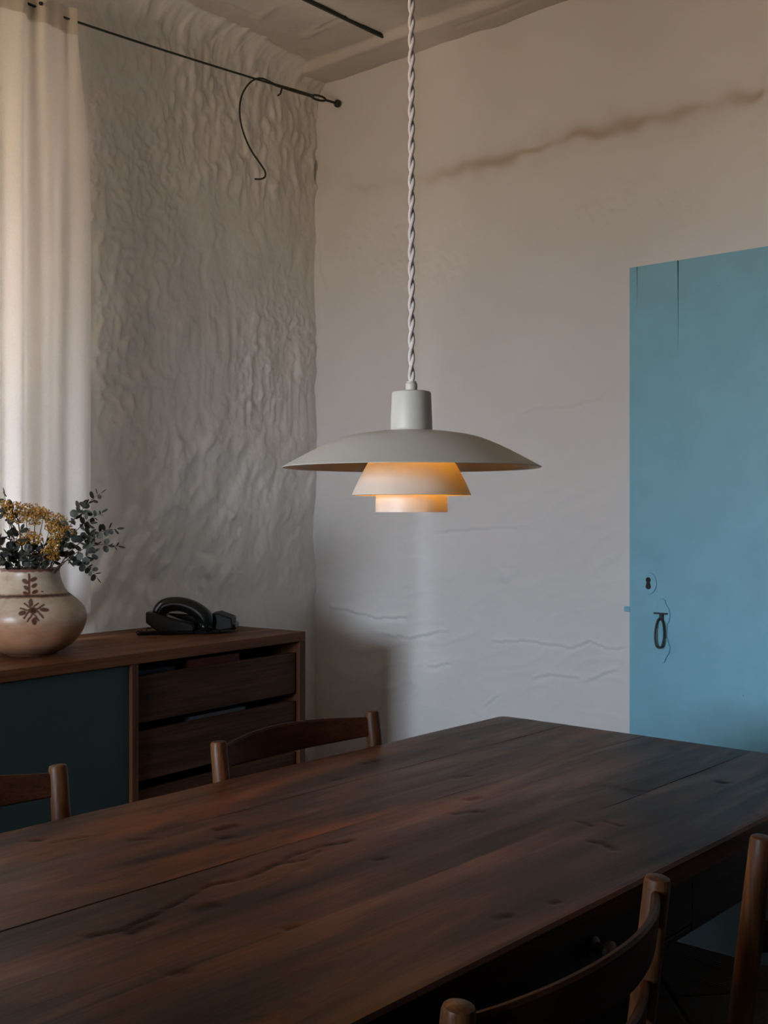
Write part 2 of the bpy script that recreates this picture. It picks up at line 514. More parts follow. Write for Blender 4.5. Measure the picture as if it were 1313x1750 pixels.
def window(name, origin, along, n, w, h, bars):
    """frame with mullions and panes; origin is the lower corner, along the width direction"""
    rz = math.atan2(along.y, along.x)
    root = empty(name, origin, rz); tag(root, kind='structure')
    f = MB(); t = .045
    f.box(0, t, -.03, .03, 0, h).box(w - t, w, -.03, .03, 0, h).box(t, w - t, -.03, .03, 0, t).box(t, w - t, -.03, .03, h - t, h)
    for i in range(1, bars): f.box(w * i / bars - .025, w * i / bars + .025, -.03, .03, t, h - t)
    f.build('window_frame', M_frame, root, bevel=.004)
    for i in range(bars):
        MB().box(w * i / bars + .02, w * (i + 1) / bars - .02, -.003, .003, t * .6, h - t * .6).build('pane', M_glass, root)
window('window_1', lw(WO['y0'], WO['z0'], -WALL_T + .03), LW_DIR, LW_N, (WO['y1'] - WO['y0']) / LW_DIR.y, WO['z1'] - WO['z0'], 2)
window('window_2', (WF['x0'], YF - WALL_T + .08, WF['z0']), Vector((1, 0, 0)), Vector((0, 1, 0)), WF['x1'] - WF['x0'], WF['z1'] - WF['z0'], 2)

# --- back wall
us = spaced(-3.75, XR + .3, -3.6, -1.0, .0065, .08)
vs = spaced(-.05, ZC + .1, .45, ZC, .0065, .06)
U, V = np.meshgrid(us, vs, indexing='ij')
def bw(*pp):
    return [(on_back(*p).x, on_back(*p).z) for p in pp]
H = .006 * fbm(U * 1.3, V * 1.3, 31, 3)
low = 1 - sstep(1.25, 1.75, V)
q = V - .18 * U
H += low * .0050 * fbm(U * 3.2 + V, q * 6.5, 33, 4)
H += low * .0026 * ridged(U * 5 + .8 * perlin(U * 3, V * 4, 35), q * 12, 34) ** 2
H += .0007 * fbm(U * 30, V * 30, 36, 3)
a0, a1 = on_back(870, 420), on_back(1190, 250)
rp = box_mask(U, V, a0.x, a1.x, a0.z, a1.z - .1, .10) + .7 * box_mask(U, V, on_back(585, 500).x, on_back(800, 330).x, on_back(600, 520).z, on_back(800, 345).z, .10) + .5 * sstep(-1.62, -1.5, U) * box_mask(U, V, -2, 0, 2.3, 2.75, .1)
H += rp * 1.6 * (.006 * fbm(U * 26 + V * 14, V * 30, 37, 3) + .006 * np.clip(perlin(U * 34 + V * 20, V * 30 - U * 8, 38) - .1, 0, 1))
stain_line = bw((600, 322), (660, 318), (720, 308), (790, 288), (830, 279), (905, 262), (950, 240), (1000, 228), (1080, 209), (1150, 200), (1200, 186), (1260, 171), (1300, 158))
wob = .020 * perlin(U * 12, V * 12, 41)
dist, side = poly_dist(U, V + wob, stain_line)
grow = .35 + .65 * sstep(-3.0, -2.5, U)
stain = .60 * np.exp(-(dist / (.012 + .016 * sstep(-.4, .4, perlin(U * 3, V * 3, 44)))) ** 2) * (.25 + .75 * sstep(-.3, .4, perlin(U * 5, V * 9, 42))) * grow
stain += .30 * np.exp(-(dist / .07) ** 2) * (.6 + .4 * perlin(U * 9, V * 9, 43)) * grow
H += -.0015 * np.exp(-(dist / .018) ** 2) * grow + .0015 * np.exp(-((dist - .03) / .02) ** 2) * (side < 0) * grow
for pts, wd, amp in ((bw((846, 1095), (917, 1097), (980, 1108), (1009, 1095), (1043, 1110), (1074, 1106)), .010, .006),
                     (bw((570, 1038), (603, 1045), (645, 1056), (690, 1055)), .016, .008),
                     (bw((749, 909), (812, 904), (900, 899)), .011, .004),
                     (bw((887, 709), (928, 694), (975, 696), (1028, 680)), .010, .003),
                     (bw((831, 1206), (850, 1190)), .008, .006),
                     (bw((915, 1160), (950, 1152), (985, 1158)), .012, .005),
                     (bw((1010, 1160), (1050, 1145)), .012, .005),
                     (bw((660, 1085), (700, 1090), (760, 1080)), .012, .005),
                     (bw((735, 1140), (765, 1135)), .012, .005),
                     (bw((545, 415), (548, 470), (560, 500)), .010, .006)):
    d, s = poly_dist(U, V + .006 * perlin(U * 14, V * 14, 45), pts)
    H += amp * np.exp(-(d / wd) ** 2) * np.where(s > 0, 1, -.7)
c = on_back(860, 976)
H += -.010 * np.exp(-(((U - c.x) / .018) ** 2 + ((V - c.z - .012) / .016) ** 2)) + .010 * np.exp(-(((U - c.x - .006) / .018) ** 2 + ((V - c.z + .022) / .02) ** 2))
H *= 1 - .8 * box_mask(U, V, -1.99, -1.0, -.1, 2.12, .02)
# corner with the left wall rounded off a little
dl = U - (-3.43 - .0787 * (YB - 2.86))
H += .018 * np.exp(-np.clip(dl, 0, 1) / .02)
P = np.stack([U, YB - H, V], -1).reshape(-1, 3)
wall_back = tag(grid_obj('wall_back', M_wall_b, P, len(us), len(vs), {'stain': np.clip(stain, 0, .85).ravel()}), kind='structure')

# --- ceiling with a shallow beam along the back wall
us = spaced(-3.9, XR + .3, -3.7, -1.6, .010, .1)
vs = spaced(YF - .3, YB + .1, 1.9, YB + .1, .008, .1)
U, V = np.meshgrid(us, vs, indexing='ij')
H = .012 * fbm(U * 2, V * 2, 51, 3) + .004 * perlin(U * 8, V * 8, 52) + .0012 * fbm(U * 40, V * 40, 53, 3)
BEAM_Y = 3.405
H += .034 * sstep(BEAM_Y - .012, BEAM_Y + .012, V + .008 * perlin(U * 8, V * 8, 54))
for pts, wd, amp in ((((-2.965, 3.18), (-3.12, 3.19)), .006, -.010), (((-3.10, 3.19), (-3.20, 3.21)), .02, .008),
                     (((-2.75, 3.0), (-2.45, 2.99)), .006, -.006), (((-3.22, 2.98), (-3.12, 2.95)), .018, .008),
                     (((-3.23, 1.9), (-3.235, 2.95)), .008, -.012), (((-2.65, BEAM_Y + .07), (-2.0, BEAM_Y + .06)), .01, -.006)):
    d, s = poly_dist(U, V + .005 * perlin(U * 20, V * 20, 55), pts)
    H += amp * np.exp(-(d / wd) ** 2)
P = np.stack([U, V, ZC - H], -1).reshape(-1, 3)
tag(grid_obj('ceiling', M_ceil, P, len(us), len(vs)), kind='structure')

# --- floor and the two unseen walls
tag(MB().box(-4.1, XR + .3, YF - .3, YB + .3, -.1, 0).build('floor', M_floor), kind='structure')
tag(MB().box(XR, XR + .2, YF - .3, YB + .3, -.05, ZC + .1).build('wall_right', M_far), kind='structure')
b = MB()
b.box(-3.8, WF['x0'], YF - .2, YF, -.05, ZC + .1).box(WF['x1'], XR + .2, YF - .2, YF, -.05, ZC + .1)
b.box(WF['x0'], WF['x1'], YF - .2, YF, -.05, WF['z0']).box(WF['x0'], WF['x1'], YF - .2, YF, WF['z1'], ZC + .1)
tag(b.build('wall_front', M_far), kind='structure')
# added unseen blocker beside the front window; keeps its light off the near chairs
tag(MB().box(-1.27, -1.15, YF, -.32, -.05, ZC + .1).build('wall_light_blocker', M_far), kind='structure')

# --- outside the left window: an added unseen blocker that keeps the sky off the curtain
tag(MB().box(-.2, 0, -3.5, 3.5, -.1, 4.6).build('wall_sky_blocker', M_blocker, loc=lw(1.5, 0, -WALL_T - 1.3), rot=(0, 0, .0787)), kind='structure')

# --- blue door: boards with two joints opened at the top
DY = YB - .024
door = tag(empty('door_1', (-1.54, DY, 0)), 'blue painted board door with a keyhole and drop handle', None, None, 'structure')
dz = 2.087
x1, x2, x3, x4, x5, x6 = -1.9535, on_back(1089.5, 460, DY).x, on_back(1159.5, 450, DY).x, -1.50, -1.30, -1.105
def board(xa, xb, la, lb, ga, gb):
    """a board from xa to xb; its sides are cut back by ga, gb at the top, closing over lengths la, lb"""
    o = [(xa, 0.012), (xb, 0.012)]
    o += [(xb, dz - lb), (xb - gb * .35, dz - lb * .45), (xb - gb, dz)] if gb else [(xb, dz)]
    o += [(xa + ga, dz), (xa + ga * .3, dz - la * .45), (xa, dz - la)] if ga else [(xa, dz)]
    ob = MB().prism([(p[0] + 1.54, p[1]) for p in o], 'Y', 0, .022).build('board', M_blue, door)
    return ob
board(x1, x2, 0, .14, 0, .0022)
board(x2, x3, .14, .34, .0006, .0030)
board(x3, x4, .34, 0, .0012, 0)
board(x4, x5, 0, 0, 0, 0)
board(x5, x6, 0, 0, 0, 0)
# keyhole plate, keyhole, handle plate, ledge, drop ring, latch tab
k = on_back(1109.5, 996.5, DY)
def ell(cx, cz, rx, rz, n=32): return [(cx + rx * math.cos(2 * math.pi * i / n), cz + rz * math.sin(2 * math.pi * i / n)) for i in range(n)]
MB().prism(ell(k.x + 1.543, k.z, .0265, .037), 'Y', -.0045, .001).build('keyhole_plate', M_blue, door, bevel=.002)
hole = []
for i in range(13):
    w = math.radians(-50 + 280 * i / 12); hole.append((k.x + 1.54 + .0095 * math.cos(w), k.z + .011 + .0095 * math.sin(w)))
for i in range(9):
    w = math.radians(180 + 180 * i / 8); hole.append((k.x + 1.54 + .0098 * math.cos(w), k.z - .012 + .009 * math.sin(w)))
MB().prism(hole, 'Y', -.0055, .002).build('keyhole', M_black, door)
h = on_back(1130, 1048, DY)
hx = h.x + 1.54
plate = [(hx + a * 1.15 + .006, h.z + b_) for a, b_ in ((0, .052), (.010, .046), (.012, .034), (.022, .016), (.026, -.004), (.022, -.026), (.016, -.036), (.015, -.075), (.020, -.098), (.026, -.114), (.023, -.132), (.013, -.150), (.008, -.166), (0, -.170),
         (-.008, -.166), (-.013, -.150), (-.023, -.132), (-.026, -.114), (-.020, -.098), (-.015, -.075), (-.016, -.036), (-.022, -.026), (-.026, -.004), (-.022, .016), (-.012, .034), (-.010, .046))]
MB().prism(plate, 'Y', -.0055, .001).build('handle_plate', M_blue, door, bevel=.002)
MB().box(hx - .020, hx + .028, -.018, -.002, h.z - .002, h.z + .0025).box(hx + .000, hx + .014, -.014, -.002, h.z - .022, h.z).build('handle_ledge', M_iron, door, bevel=.001)
ringp = []
for i in range(33):
    w = 2 * math.pi * i / 32
    sx = math.copysign(abs(math.cos(w)) ** .7, math.cos(w)); sz = math.copysign(abs(math.sin(w)) ** .85, math.sin(w))
    wd_ = .0165 - .004 * (sz > 0) * sz
    ringp.append((hx + .004 + wd_ * sx, -.014 - .004 * (1 - sz), h.z - .066 + .049 * sz))
MB().tube(ringp, .0036, 8, False).build('drop_ring', M_iron, door, smooth=60)
t0, t1 = on_back(1067, 1036, DY), on_back(1080, 1046, DY)
MB().box(t0.x + 1.54, x1 + 1.54 + .002, -.002, .012, t1.z, t0.z).build('latch_tab', M_blue, door, bevel=.002)
for px, py, r in ((1228, 488, .0035), (1196, 526, .003), (1270, 1188, .0035), (1154, 1198, .0035), (1299, 478, .0025), (1193, 1094, .0025)):
    p = on_back(px, py, DY)
    MB().lathe([(r, 0), (r * .8, .0012), (0.0003, .0016)], 10, m=Matrix.Translation((p.x + 1.54, 0, p.z)) @ Matrix.Rotation(math.radians(90), 4, 'X')).build('nail_head', M_blue, door, smooth=50)

# --- steel joint bar in the ceiling
tag(MB().box(-2.970, -2.959, 2.1, 3.405, ZC - .016, ZC + .01).build('ceiling_bar', M_steel, bevel=.002), 'thin dark steel bar set in the ceiling, running to the beam', 'bar')

# ================================================================== TABLE
TX0, TX1, TY0, TY1, TZ = -1.624, -.752, .35, 2.315, .74
tcx, tcy = (TX0 + TX1) / 2, (TY0 + TY1) / 2
table = tag(empty('dining_table', (tcx, tcy, 0)), 'long worn dark brown plank table in the foreground under the lamp', 'table')
def tp(px, py):
    r = ray(px, py); t = (TZ - CAM_Z) / r.z
    return (r.x * t, r.y * t)
cracks = [([(150, 1600), (215, 1590), (300, 1545), (360, 1512), (420, 1500), (470, 1478), (500, 1462), (560, 1444), (600, 1436)], .0035, .8),
          ([(470, 1478), (520, 1470), (545, 1455)], .003, .7), ([(225, 1595), (260, 1580)], .006, .7),
          ([(370, 1417), (400, 1411)], .006, .8), ([(378, 1432), (392, 1431)], .006, .9), ([(55, 1437), (70, 1436)], .005, .8),
          ([(225, 1436), (250, 1434)], .006, .6), ([(90, 1440), (145, 1429)], .003, .6), ([(1010, 1438), (1030, 1441), (1050, 1452)], .005, .9),
          ([(775, 1391), (820, 1387)], .005, .6), ([(990, 1405), (1010, 1412)], .003, .6), ([(1035, 1404), (1060, 1411)], .003, .6),
          ([(1228, 1336), (1242, 1338)], .006, .8), ([(645, 1470), (655, 1466)], .004, .7), ([(340, 1555), (365, 1548)], .008, .6),
          ([(300, 1665), (312, 1662)], .006, .6), ([(1065, 1350), (1100, 1353)], .008, .4), ([(1040, 1344), (1090, 1358)], .012, .35),
          ([(490, 1587), (505, 1583)], .004, .8), ([(800, 1367), (815, 1365)], .006, .5), ([(625, 1305), (640, 1300)], .008, .6),
          ([(780, 1330), (800, 1326)], .005, .5), ([(570, 1333), (580, 1331)], .007, .5), ([(850, 1570), (870, 1566)], .005, .6), ([(940, 1543), (952, 1541)], .004, .6)]
cracks = [([tp(*p) for p in pts], w, a) for pts, w, a in cracks]
edges = [TX0, -1.435, -1.2345, -.982, TX1]
for i in range(4):
    xa, xb = edges[i], edges[i + 1]
    nu, nv = max(8, int((xb - xa) / .005)) + 1, 393
    uu = np.linspace(0, 1, nu); vv = np.linspace(TY0, TY1, nv)
    UU, VV = np.meshgrid(uu, vv, indexing='ij')
    gap_r = np.where(i == 1, .0022 * (1 - sstep(1.0, 1.35, VV)) + .0001, .0001 + .0004 * perlin(VV * 3, VV * 0, 60 + i) ** 2)
    gap_l = .0001
    XX = xa + gap_l + (xb - xa - gap_r - gap_l) * UU
    fl = .0012 * fbm(XX * 6, VV * 2.5, 61 + i, 3) + .0006 * perlin(XX * 16, VV * 4, 65)
    dark = np.zeros_like(XX)
    for pts, w, a in cracks:
        d, s = poly_dist(XX + .004 * perlin(XX * 30, VV * 22, 66), VV, pts)
        dark = np.maximum(dark, min(1, a * 1.25) * np.exp(-(d / (w * 1.45)) ** 2) * (.75 + .35 * perlin(XX * 60, VV * 60, 67)))
    edge_d = np.minimum(np.abs(XX - xa), np.abs(XX - xb))
    if i in (0, 3):
        de = np.abs(XX - (TX0 if i == 0 else TX1))
    else: de = np.full_like(XX, 1.0)
    den = np.minimum(VV - TY0, TY1 - VV)
    rnd = lambda d: -.005 * np.clip(1 - d / .008, 0, 1) ** 2
    ZZ = fl - .0022 * dark + rnd(de) + rnd(den)
    jw = np.where((np.abs(XX + 1.2345) < .02), .25 + .6 * (1 - sstep(.9, 1.35, VV)), .10 + .25 * sstep(-.1, .3, perlin(VV * 2.2, XX * 0 + i, 68)))
    dark = np.maximum(dark, jw * np.exp(-(edge_d / .003) ** 2) * (edge_d < np.maximum(de, .0001)))
    # outer corners rounded off
    if i in (0, 3):
        xo = TX0 if i == 0 else TX1
        R = .028
        for yo, sg in ((TY0, 1), (TY1, -1)):
            cx_, cy_ = xo + (R if i == 0 else -R), yo + sg * R
            m = ((XX - cx_) * (1 if i == 0 else -1) < 0) & ((VV - cy_) * sg < 0)
            rr = np.maximum(np.abs(XX - cx_), np.abs(VV - cy_)); dd = np.hypot(XX - cx_, VV - cy_) + 1e-9
            XX = np.where(m, cx_ + (XX - cx_) * rr / dd, XX); VV = np.where(m, cy_ + (VV - cy_) * rr / dd, VV)
    top = np.stack([XX - tcx, VV - tcy, TZ + ZZ], -1)
    # closed board: top sheet, then skirt to the underside
    ring = [(a_, 0) for a_ in range(nu)] + [(nu - 1, b_) for b_ in range(1, nv)] + [(a_, nv - 1) for a_ in range(nu - 2, -1, -1)] + [(0, b_) for b_ in range(nv - 2, 0, -1)]
    o = grid_obj('plank', M_table, top.reshape(-1, 3), nu, nv, {'dark': np.clip(dark, 0, 1).ravel()}, parent=table)
    bm = bmesh.new(); bm.from_mesh(o.data); bm.verts.ensure_lookup_table()
    low_v = []
    top_v = [bm.verts[a_ * nv + b_] for a_, b_ in ring]
    for v in top_v:
        nvtx = bm.verts.new((v.co.x, v.co.y, TZ - .032)); low_v.append(nvtx)
    for q_ in range(len(ring)):
        q2 = (q_ + 1) % len(ring)
        fa = bm.faces.new((top_v[q_], low_v[q_], low_v[q2], top_v[q2]))
        fa.smooth = True
    bm.faces.new(low_v[::-1])
    bmesh.ops.recalc_face_normals(bm, faces=bm.faces)
    bm.to_mesh(o.data); bm.free()
    o.data.set_sharp_from_angle(angle=math.radians(28))
AP = TZ - .125
def tb(name, x0, x1_, y0, y1, z0, z1, bv=.003, m=None):
    return MB().box(x0 - tcx, x1_ - tcx, y0 - tcy, y1 - tcy, z0, z1).build(name, m or M_table_dark, table, bevel=bv)
tb('apron', TX0 + .03, TX0 + .055, TY0 + .06, TY1 - .06, AP, TZ - .03)
tb('apron', TX1 - .04, TX1 - .015, TY0 + .06, 1.0, AP, TZ - .03)
tb('apron', TX1 - .04, TX1 - .015, 1.58, TY1 - .06, AP, TZ - .03)
tb('apron', TX0 + .05, TX1 - .04, TY0 + .035, TY0 + .06, AP, TZ - .03)
tb('apron', TX0 + .05, TX1 - .04, TY1 - .06, TY1 - .035, AP, TZ - .03)
tb('drawer_rail', TX1 - .04, TX1 - .015, 1.0, 1.58, AP, AP + .012)
drw = tb('drawer', TX1 - .036, TX1 - .013, 1.003, 1.577, AP + .014, TZ - .034)
knob = MB().lathe([(.0005, 0), (.013, 0), (.014, .003), (.008, .006), (.006, .014), (.010, .018), (.0135, .022), (.0135, .027), (.010, .030), (.0005, .031)], 24,
                  m=Matrix.Translation((TX1 - .013 - tcx, 1.292 - tcy, .677)) @ Matrix.Rotation(math.radians(90), 4, 'Y')).build('knob', M_brassdk, drw, smooth=40)
for sx in (0, 1):
    for sy in (0, 1):
        lx = (TX0 + .065, TX1 - .05)[sx]; ly = (TY0 + .07, TY1 - .07)[sy]
        MB().add([(lx - tcx + a * .034, ly - tcy + b_ * .034, TZ - .031) for a, b_ in ((-1, -1), (1, -1), (1, 1), (-1, 1))] +
                 [(lx - tcx + a * .025, ly - tcy + b_ * .025, 0) for a, b_ in ((-1, -1), (1, -1), (1, 1), (-1, 1))],
                 [(0, 1, 2, 3), (7, 6, 5, 4), (0, 4, 5, 1), (1, 5, 6, 2), (2, 6, 7, 3), (3, 7, 4, 0)]).build('leg', M_table_dark, table, bevel=.004)

# ================================================================== CHAIRS
CH = .80
def make_chair(loc, rz):
    r = empty('dining_chair', loc, rz)
    PY, LEAN = .222, .045
    def post_x(z): return -.2 - LEAN * max(0, (z - .42) / (CH - .42)) ** 1.0
    for s in (-1, 1):
        zs = [0, .06, .2, .42, .48, .6, .7, CH - .006, CH - .0015, CH]
        rs = [.0135, .0145, .0165, .0175, .0175, .017, .0165, .016, .0145, .0115]
        MB().tube([(post_x(z), s * PY, z) for z in zs], rs, 20).build('back_post', M_chair, r, smooth=40)
        zs = [0, .06, .25, .44, .452, .456]; rs = [.013, .0145, .0175, .0175, .016, .012]
        MB().tube([(.19, s * PY, z) for z in zs], rs, 20).build('leg', M_chair, r, smooth=40)
    def slat(top_e, bot_e, bot_m, bow, th=.011):
        n = 25
        vs_, fs_ = [], []
        for i in range(n):
            u = -1 + 2 * i / (n - 1)
            e = 1 - u * u
            y = u * (PY - .004)
            x = post_x((top_e + bot_e) / 2) - bow * e
            zt, zb = top_e - .002 + .009 * e ** 1.5, bot_e + (bot_m - bot_e) * e
            h_ = th / 2
            for (dx, z) in ((-h_, zb + .003), (-h_, zt - .004), (-h_ * .4, zt), (h_ * .4, zt), (h_, zt - .004), (h_, zb + .003), (h_ * .4, zb), (-h_ * .4, zb)):
                lean = -(z - (top_e + bot_e) / 2) * .10
                vs_.append((x + dx + lean, y, z))
        for i in range(n - 1):
            for k_ in range(8):
                k2 = (k_ + 1) % 8
                fs_.append((i * 8 + k_, i * 8 + k2, i * 8 + 8 + k2, i * 8 + 8 + k_))
        fs_ += [tuple(range(8)), tuple((n - 1) * 8 + k_ for k_ in range(7, -1, -1))]
        MB().add(vs_, fs_).build('back_slat', M_chair_h, r, smooth=35)
    slat(CH - .011, CH - .053, CH - .064, .055)
    slat(CH - .120, CH - .165, CH - .178, .050)
    # woven paper-cord seat: four fields of parallel cords meeting on the diagonals
    nx, ny = 181, 197
    X_, Y_ = np.meshgrid(np.linspace(-.205, .203, nx), np.linspace(-.228, .228, ny), indexing='ij')
    ax, ay = np.abs(X_) / .204, np.abs(Y_) / .228
    hx_ = np.where(ax > ay, np.abs(X_), np.abs(Y_))
    ripple = .0016 * np.abs(np.sin(hx_ * math.pi / .0072)) ** .6
    m_ = np.maximum(ax, ay)
    Z_ = .448 + ripple - .014 * np.clip((m_ - .93) / .07, 0, 1) ** 2 - .006 * (1 - m_ ** 2) - .004 * np.exp(-(np.abs(ax - ay) / .02) ** 2)
    grid_obj('seat', M_cord, np.stack([X_, Y_, Z_], -1).reshape(-1, 3), nx, ny, parent=r)
    MB().box(-.2, .198, -.222, .222, .425, .438).build('seat_underside', M_cord, r, bevel=.004)
    for s in (-1, 1):
        MB().tube([(-.2, s * PY, .428), (.19, s * PY, .428)], .011, 12).build('seat_rail', M_chair_h, r, smooth=40)
        MB().tube([(s * .195 - .005, -PY, .428), (s * .195 - .005, PY, .428)], .011, 12).build('seat_rail', M_chair_h, r, smooth=40)
        for z in (.16, .28):
            MB().tube([(-.2, s * PY, z), (.19, s * PY, z)], .0085, 12).build('stretcher', M_chair_h, r, smooth=40)
    MB().tube([(-.2, -PY, .22), (-.2, PY, .22)], .0085, 12).build('stretcher', M_chair_h, r, smooth=40)
    MB().tube([(.19, -PY, .22), (.19, PY, .22)], .0085, 12).build('stretcher', M_chair_h, r, smooth=40)
    return r
g = 'oak ladder-back chairs around the dining table'
chair = make_chair((-1.433, 1.667, 0), 0)
tag(chair, 'brown wooden slat-back chair beyond the table, in front of the drawers', 'chair', g)
c2 = copy_tree(chair); c2.location = (-1.488, .905, 0); c2.rotation_euler = (0, 0, 0)
tag(c2, 'brown wooden slat-back chair in front of the dark green cabinet panel', 'chair', g)
c3 = copy_tree(chair); c3.location = (-.88, 1.015, 0); c3.rotation_euler = (0, 0, math.radians(184.6))
tag(c3, 'dark wooden slat-back chair nearest the camera, back turned, at the table drawer', 'chair', g)
c4 = copy_tree(chair); c4.location = (-.873, 1.727, 0); c4.rotation_euler = (0, 0, math.radians(180))
tag(c4, 'dark wooden chair at the right edge of the picture, only its post showing', 'chair', g)

# ================================================================== SIDEBOARD (local x to the room, y along its front towards the back wall)
CROT = math.atan(.0787)
CZ, CD, CL = .82, .56, 2.7
cab = tag(empty('sideboard', (-2.842, 2.849, 0), CROT), 'long wooden sideboard with drawers and a dark green panel against the wall', 'cabinet')
# local origin: front right top corner's foot; x <= 0 goes back, y <= 0 goes left
def cb(name, x0, x1_, y0, y1, z0, z1, m, bv=.002, par=None):
    return MB().box(x0, x1_, y0, y1, z0, z1).build(name, m, par or cab, bevel=bv)
TT = .033
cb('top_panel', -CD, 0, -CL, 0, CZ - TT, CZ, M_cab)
cb('side_panel', -CD, 0, -.032, 0, .10, CZ - TT, M_cab_v)
DIV = -.765
cb('divider', -CD + .01, 0, DIV - .026, DIV, .13, CZ - TT, M_cab_v)
cb('divider', -CD + .01, 0, -1.75, -1.724, .13, CZ - TT, M_cab_v)
cb('side_panel', -CD, 0, -CL, -CL + .032, .10, CZ - TT, M_cab_v)
cb('bottom_panel', -CD, 0, -CL + .032, -.032, .10, .13, M_cab)
cb('back_panel', -CD, -CD + .01, -CL + .032, -.032, .13, CZ - TT, M_cab)
cb('front_panel', -.031, -.013, -1.724, DIV - .026, .133, CZ - TT - .002, M_green, .001)
cb('front_panel', -.031, -.013, -CL + .032, -1.75, .133, CZ - TT - .002, M_green, .001)
for yy in (-.1, -1.35, -2.6):
    for xx in (-.08, -.5):
        MB().tube([(xx, yy, 0), (xx, yy, .101)], [.015, .02], 16).build('leg', M_cab_v, cab, smooth=40)
for z0, z1 in ((.607, .748), (.432, .580), (.256, .402)):
    y0, y1 = DIV + .006, -.040
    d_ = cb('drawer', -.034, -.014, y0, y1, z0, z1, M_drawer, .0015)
    cb('drawer_side', -CD + .03, -.034, y0 + .004, y0 + .016, z0 + .01, z1 - .02, M_drawer, .001, d_)
    cb('drawer_side', -CD + .03, -.034, y1 - .016, y1 - .004, z0 + .01, z1 - .02, M_drawer, .001, d_)
    cb('drawer_bottom', -CD + .03, -.034, y0 + .016, y1 - .016, z0 + .012, z0 + .02, M_drawer, .001, d_)
    cb('drawer_back', -CD + .018, -CD + .03, y0 + .004, y1 - .004, z0 + .01, z1 - .02, M_drawer, .001, d_)
    for yy, zz in ((y0 + .048, z0 + .072), (y1 - .04, z0 + .078)):
        MB().lathe([(.0085, 0), (.0085, .0012), (.0003, .0016)], 14, m=Matrix.Translation((-.0141, yy, zz)) @ Matrix.Rotation(math.radians(90), 4, 'Y')).build('plug', M_table_dark, d_, smooth=40)
for z0 in (.592, .416):
    for y0_, y1_ in ((DIV, DIV + .012), (-.044, -.032)):
        cb('drawer_runner', -CD + .02, -.04, y0_, y1_, z0 - .004, z0 + .012, M_cab, .001)
cabm = Matrix.Translation((-2.842, 2.849, 0)) @ Matrix.Rotation(CROT, 4, 'Z')
def in_drawer(name, x0, x1_, y0, y1, z, n, th, m, label, cat, jig=.01):
    root = empty(name, cabm @ Vector(((x0 + x1_) / 2, (y0 + y1) / 2, z)), CROT); tag(root, label, cat)
    rr = random.Random(n)
    hx_, hy_ = (x1_ - x0) / 2, (y1 - y0) / 2
    for i in range(n):
        dx, dy = rr.uniform(-jig, jig), rr.uniform(-jig, jig)
        MB().box(-hx_ + dx, hx_ + dx, -hy_ + dy, hy_ + dy, i * th, i * th + th * .97).build('sheet_bundle' if n > 3 else 'cover', m, root, bevel=.0006)
in_drawer('paper_stack', -.30, -.05, -.50, -.24, .4525, 9, .0148, M_paper, 'pale grey papers showing in the gap above the second drawer', 'papers')
in_drawer('red_folder', -.36, -.06, -.50, -.27, .6275, 3, .047, M_red, 'dark red box file in the top drawer, under the sideboard top', 'box file', .004)
in_drawer('blue_folder', -.36, -.06, -.736, -.56, .6275, 3, .043, M_navy, 'dark blue box file at the left end of the top drawer', 'box file', .004)

# ================================================================== TELEPHONE (local x to the photo's right, y away)
ph = tag(empty('telephone', (-3.117, 2.555, CZ), YAW), 'dark green corded telephone with an arched handset, on the sideboard', 'telephone')
# body: wedge, tall at the left
def wedge(prof, y0, y1, name, m, bv):
    return MB().prism(prof, 'Y', y0, y1).build(name, m, ph, bevel=bv, seg=3, smooth=40)
wedge([(-.138, .042), (-.138, .079), (-.122, .079), (.020, .040), (.030, .030), (.028, .010), (-.095, .010)], -.082, -.010, 'body', M_phone, .006)
wedge([(-.105, .010), (-.105, .066), (-.095, .070), (.0, .065), (.062, .050), (.16, .030), (.16, .010)], -.010, .09, 'cradle', M_phone, .006)
wedge([(.072, .012), (.074, .066), (.100, .070), (.150, .052), (.152, .016), (.10, .008)], -.03, .085, 'dial_block', M_phone_m, .005)
# handset: an arch with a swollen end at either side
ctl = [(-.093, .056, .0260), (-.096, .074, .0260), (-.082, .0935, .0260), (-.052, .1025, .0250), (-.014, .1000, .0250), (.022, .0865, .0265), (.048, .067, .0285), (.062, .046, .0290), (.062, .026, .0250)]
hp, hr = [], []
for i in range(41):
    f = i / 40 * (len(ctl) - 1); j = min(int(f), len(ctl) - 2); f -= j
    q_ = [np.array(ctl[max(0, min(len(ctl) - 1, j + d))]) for d in (-1, 0, 1, 2)]
    c_ = .5 * (2 * q_[1] + (q_[2] - q_[0]) * f + (2 * q_[0] - 5 * q_[1] + 4 * q_[2] - q_[3]) * f ** 2 + (3 * q_[1] - q_[0] - 3 * q_[2] + q_[3]) * f ** 3)
    hp.append((c_[0], -.040, c_[1])); hr.append(c_[2])
hs = MB().tube(hp, hr, 20).build('handset', M_phone, ph, smooth=60)
for x, z, rx in ((-.090, .050, .027), (.060, .026, .028)):
    MB().lathe([(.0005, -.014), (rx * .8, -.014), (rx, -.006), (rx, .006), (rx * .8, .014), (.0005, .016)], 24,
               m=Matrix.Translation((x, -.040, z)) @ Matrix.Rotation(math.radians(18), 4, 'Y')).build('ear_cap' if x < 0 else 'mouth_cap', M_phone, hs, smooth=50)
